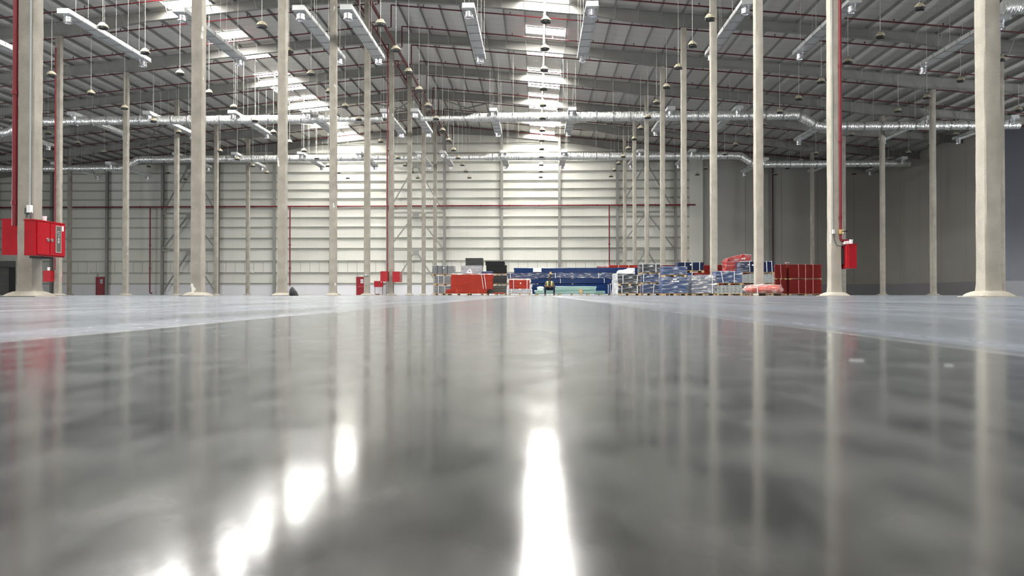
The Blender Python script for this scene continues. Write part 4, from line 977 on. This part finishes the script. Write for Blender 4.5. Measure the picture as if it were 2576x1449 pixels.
for s_ in (-1, 1):
    n = len(V)
    V += [(s_*.20,-.13,hz+.44), (s_*.33,-.17,hz+.18), (s_*.17,-.42,hz+.16), (s_*.085,-.47,hz+.17)]
    R += [.065, .045, .032, (.035,.02)]; Ed += [(2,n),(n,n+1),(n+1,n+2),(n+2,n+3)]
    hp = n+3
    for k in range(4):              # four fingers curled round the phone
        m_ = len(V); dz = .03-.022*k
        V += [(s_*.055,-.505+.004*k,hz+.17+dz), (s_*.02,-.52,hz+.165+dz), (s_*.008,-.505,hz+.16+dz)]; R += [.010,.009,.008]
        Ed += [(hp,m_),(m_,m_+1),(m_+1,m_+2)]
    m_ = len(V); V += [(s_*.075,-.46,hz+.21),(s_*.04,-.475,hz+.225)]; R += [.011,.010]; Ed += [(hp,m_),(m_,m_+1)]
    n = len(V)
    V += [(s_*.11,0,hz-.01), (s_*.31,-.42,hz+.08), (s_*.31,-.40,.12), (s_*.31,-.42,.06), (s_*.33,-.56,.05)]
    R += [.085, .062, .042, .04, .03]; Ed += [(0,n),(n,n+1),(n+1,n+2),(n+2,n+3),(n+3,n+4)]
skin('body', V, Ed, R, M_SKIN, per, 0)
skin('trousers', [(0,.02,hz+.06),(0,.02,hz)] + [q for s_ in (-1,1) for q in ((s_*.115,-.01,hz),(s_*.31,-.42,hz+.085),(s_*.31,-.405,.30),(s_*.31,-.40,.13))],
     [(0,1),(1,2),(2,3),(3,4),(4,5),(1,6),(6,7),(7,8),(8,9)], [(.165,.14),(.17,.14),.105,.085,.07,.068,.105,.085,.07,.068], M_TROU, per, 1)
skin('shirt', [(0,.01,hz+.03),(0,-.02,hz+.22),(0,-.10,hz+.40),(0,-.165,hz+.49)] + [q for s_ in (-1,1) for q in ((s_*.205,-.13,hz+.44),(s_*.29,-.155,hz+.27))],
     [(0,1),(1,2),(2,3),(2,4),(4,5),(2,6),(6,7)], [(.175,.14),(.175,.15),(.20,.155),(.10,.09),.09,.07,.09,.07], M_SHIRT, per, 1)
def vest_panel(s_):
    pts = [(s_*.14,-.13,hz+.53,.05),(s_*.15,-.265,hz+.45,.06),(s_*.145,-.275,hz+.32,.065),(s_*.15,-.235,hz+.2,.065),(s_*.15,-.2,hz+.12,.06)]
    rr = []
    for x,y,z,wd in pts: rr.append([(x-wd,y+.01,z),(x-wd*.3,y-.018,z),(x+wd*.4,y-.014,z),(x+wd,y+.02,z),(x+wd,y+.035,z),(x-wd,y+.03,z)])
    return MB().loft([[(PXw+a,PYw+b,c) for a,b,c in r] for r in rr]), MB().loft([[(PXw+a-(a-x)*.62,PYw+b-.012,c) for a,b,c in r] for r,(x,y,z,wd) in zip(rr, pts)])
for s_ in (-1, 1):
    p, q = vest_panel(s_); o = p.build('vest', M_VEST, per, smooth=True); q.build('reflective_stripe', M_REFL, o, smooth=True)
hc = Vector((PXw, PYw-.275, hz+.71))
def ell(c, rx, ry, rz_, n=14, m_=10, z0=-1, z1=1, fn=None):
    mb = MB(); rings = []
    for i in range(m_+1):
        t = z0+(z1-z0)*i/m_; t = max(-.999, min(.999, t)); r = math.sqrt(1-t*t)
        rings.append([(c[0]+rx*r*math.cos(a), c[1]+ry*r*math.sin(a), c[2]+rz_*t) for a in [2*math.pi*k/n for k in range(n)]])
    return mb.loft(rings)
ell((hc.x, hc.y+.025, hc.z+.035), .088, .10, .09, z0=-.5).build('hair', M_HAIR, per, smooth=True)
ell((hc.x, hc.y-.055, hc.z-.095), .06, .055, .06).build('beard', M_HAIR, per, smooth=True)
mb = MB().tube([(hc.x, hc.y-.082, hc.z+.0), (hc.x, hc.y-.105, hc.z-.045)], [.010,.017], 8); mb.build('nose', M_SKIN, per, smooth=True)
for s_ in (-1, 1):
    ell((hc.x+s_*.032, hc.y-.078, hc.z+.005), .013, .008, .007, 8, 6).build('eye', M_HAIR, per)
    ell((hc.x+s_*.083, hc.y+.005, hc.z-.01), .012, .022, .034, 8, 6).build('ear', M_SKIN, per)
    b = MB(); x = PXw+s_*.31; y = PYw
    b.loft([[(x+s_*.01+a, y-.46+c, z) for a, c in ((-.05,-.14),(.05,-.14),(.055,.1),(-.055,.1))] for z in (.0,.05)] )
    b.loft([[(x+a*k, y-.41+c*k, z) for a, c in ((-.055,-.08),(.055,-.08),(.055,.06),(-.055,.06))] for z, k in ((.05,1),(.16,.95))])
    b.build('boot', M_BOOT, per)
o = MB().bar((PXw-.0,PYw-.505,hz+.135), (PXw+.0,PYw-.535,hz+.255), .072, .010, up=(0,1,0)).build('mobile_phone', M_DARK, origin=(PXw,PYw-.52,hz+.19)); tag(o, 'dark phone held in the seated worker\'s hands', 'phone')
for i, px in enumerate((1379, 1388)):
    a = at(px, 742, YGN-.4); o = MB().crumple(a.x-.08, a.x+.08, a.y-.08, a.y+.08, 0, .06, .03, .03, 50+i, 9, rnd=.6).build('paper_scrap', M_PAPER, origin=(a.x,a.y,0))
    tag(o, 'white paper scrap on the floor between the worker\'s feet, %s one' % ('left', 'right')[i], 'scrap', 'paper scraps', 'thing')
for i, (px, py, L_, nm) in enumerate(((2154, 908, .009, 'tiny white plastic shaving on the floor below the right row column'), (2386, 920, .005, 'tiny pale sliver on the floor near the nearest right column'), (2440, 774, .04, 'small pale flake on the floor by the nearest right column foot'))):
    D = 1850*CH/(py-741); xc = (px-1288)/1850; p = Vector((D*(xc*cY-sY), D*(xc*sY+cY), 0))
    o = MB().bar((p.x-L_/2, p.y+L_*.3, .0006), (p.x+L_/2, p.y-L_*.3, .0006), L_*.18, .0012).build('floor_shaving', mat('pale_plastic', (170,170,168), .7), origin=p); tag(o, nm, 'shaving', None, 'thing')
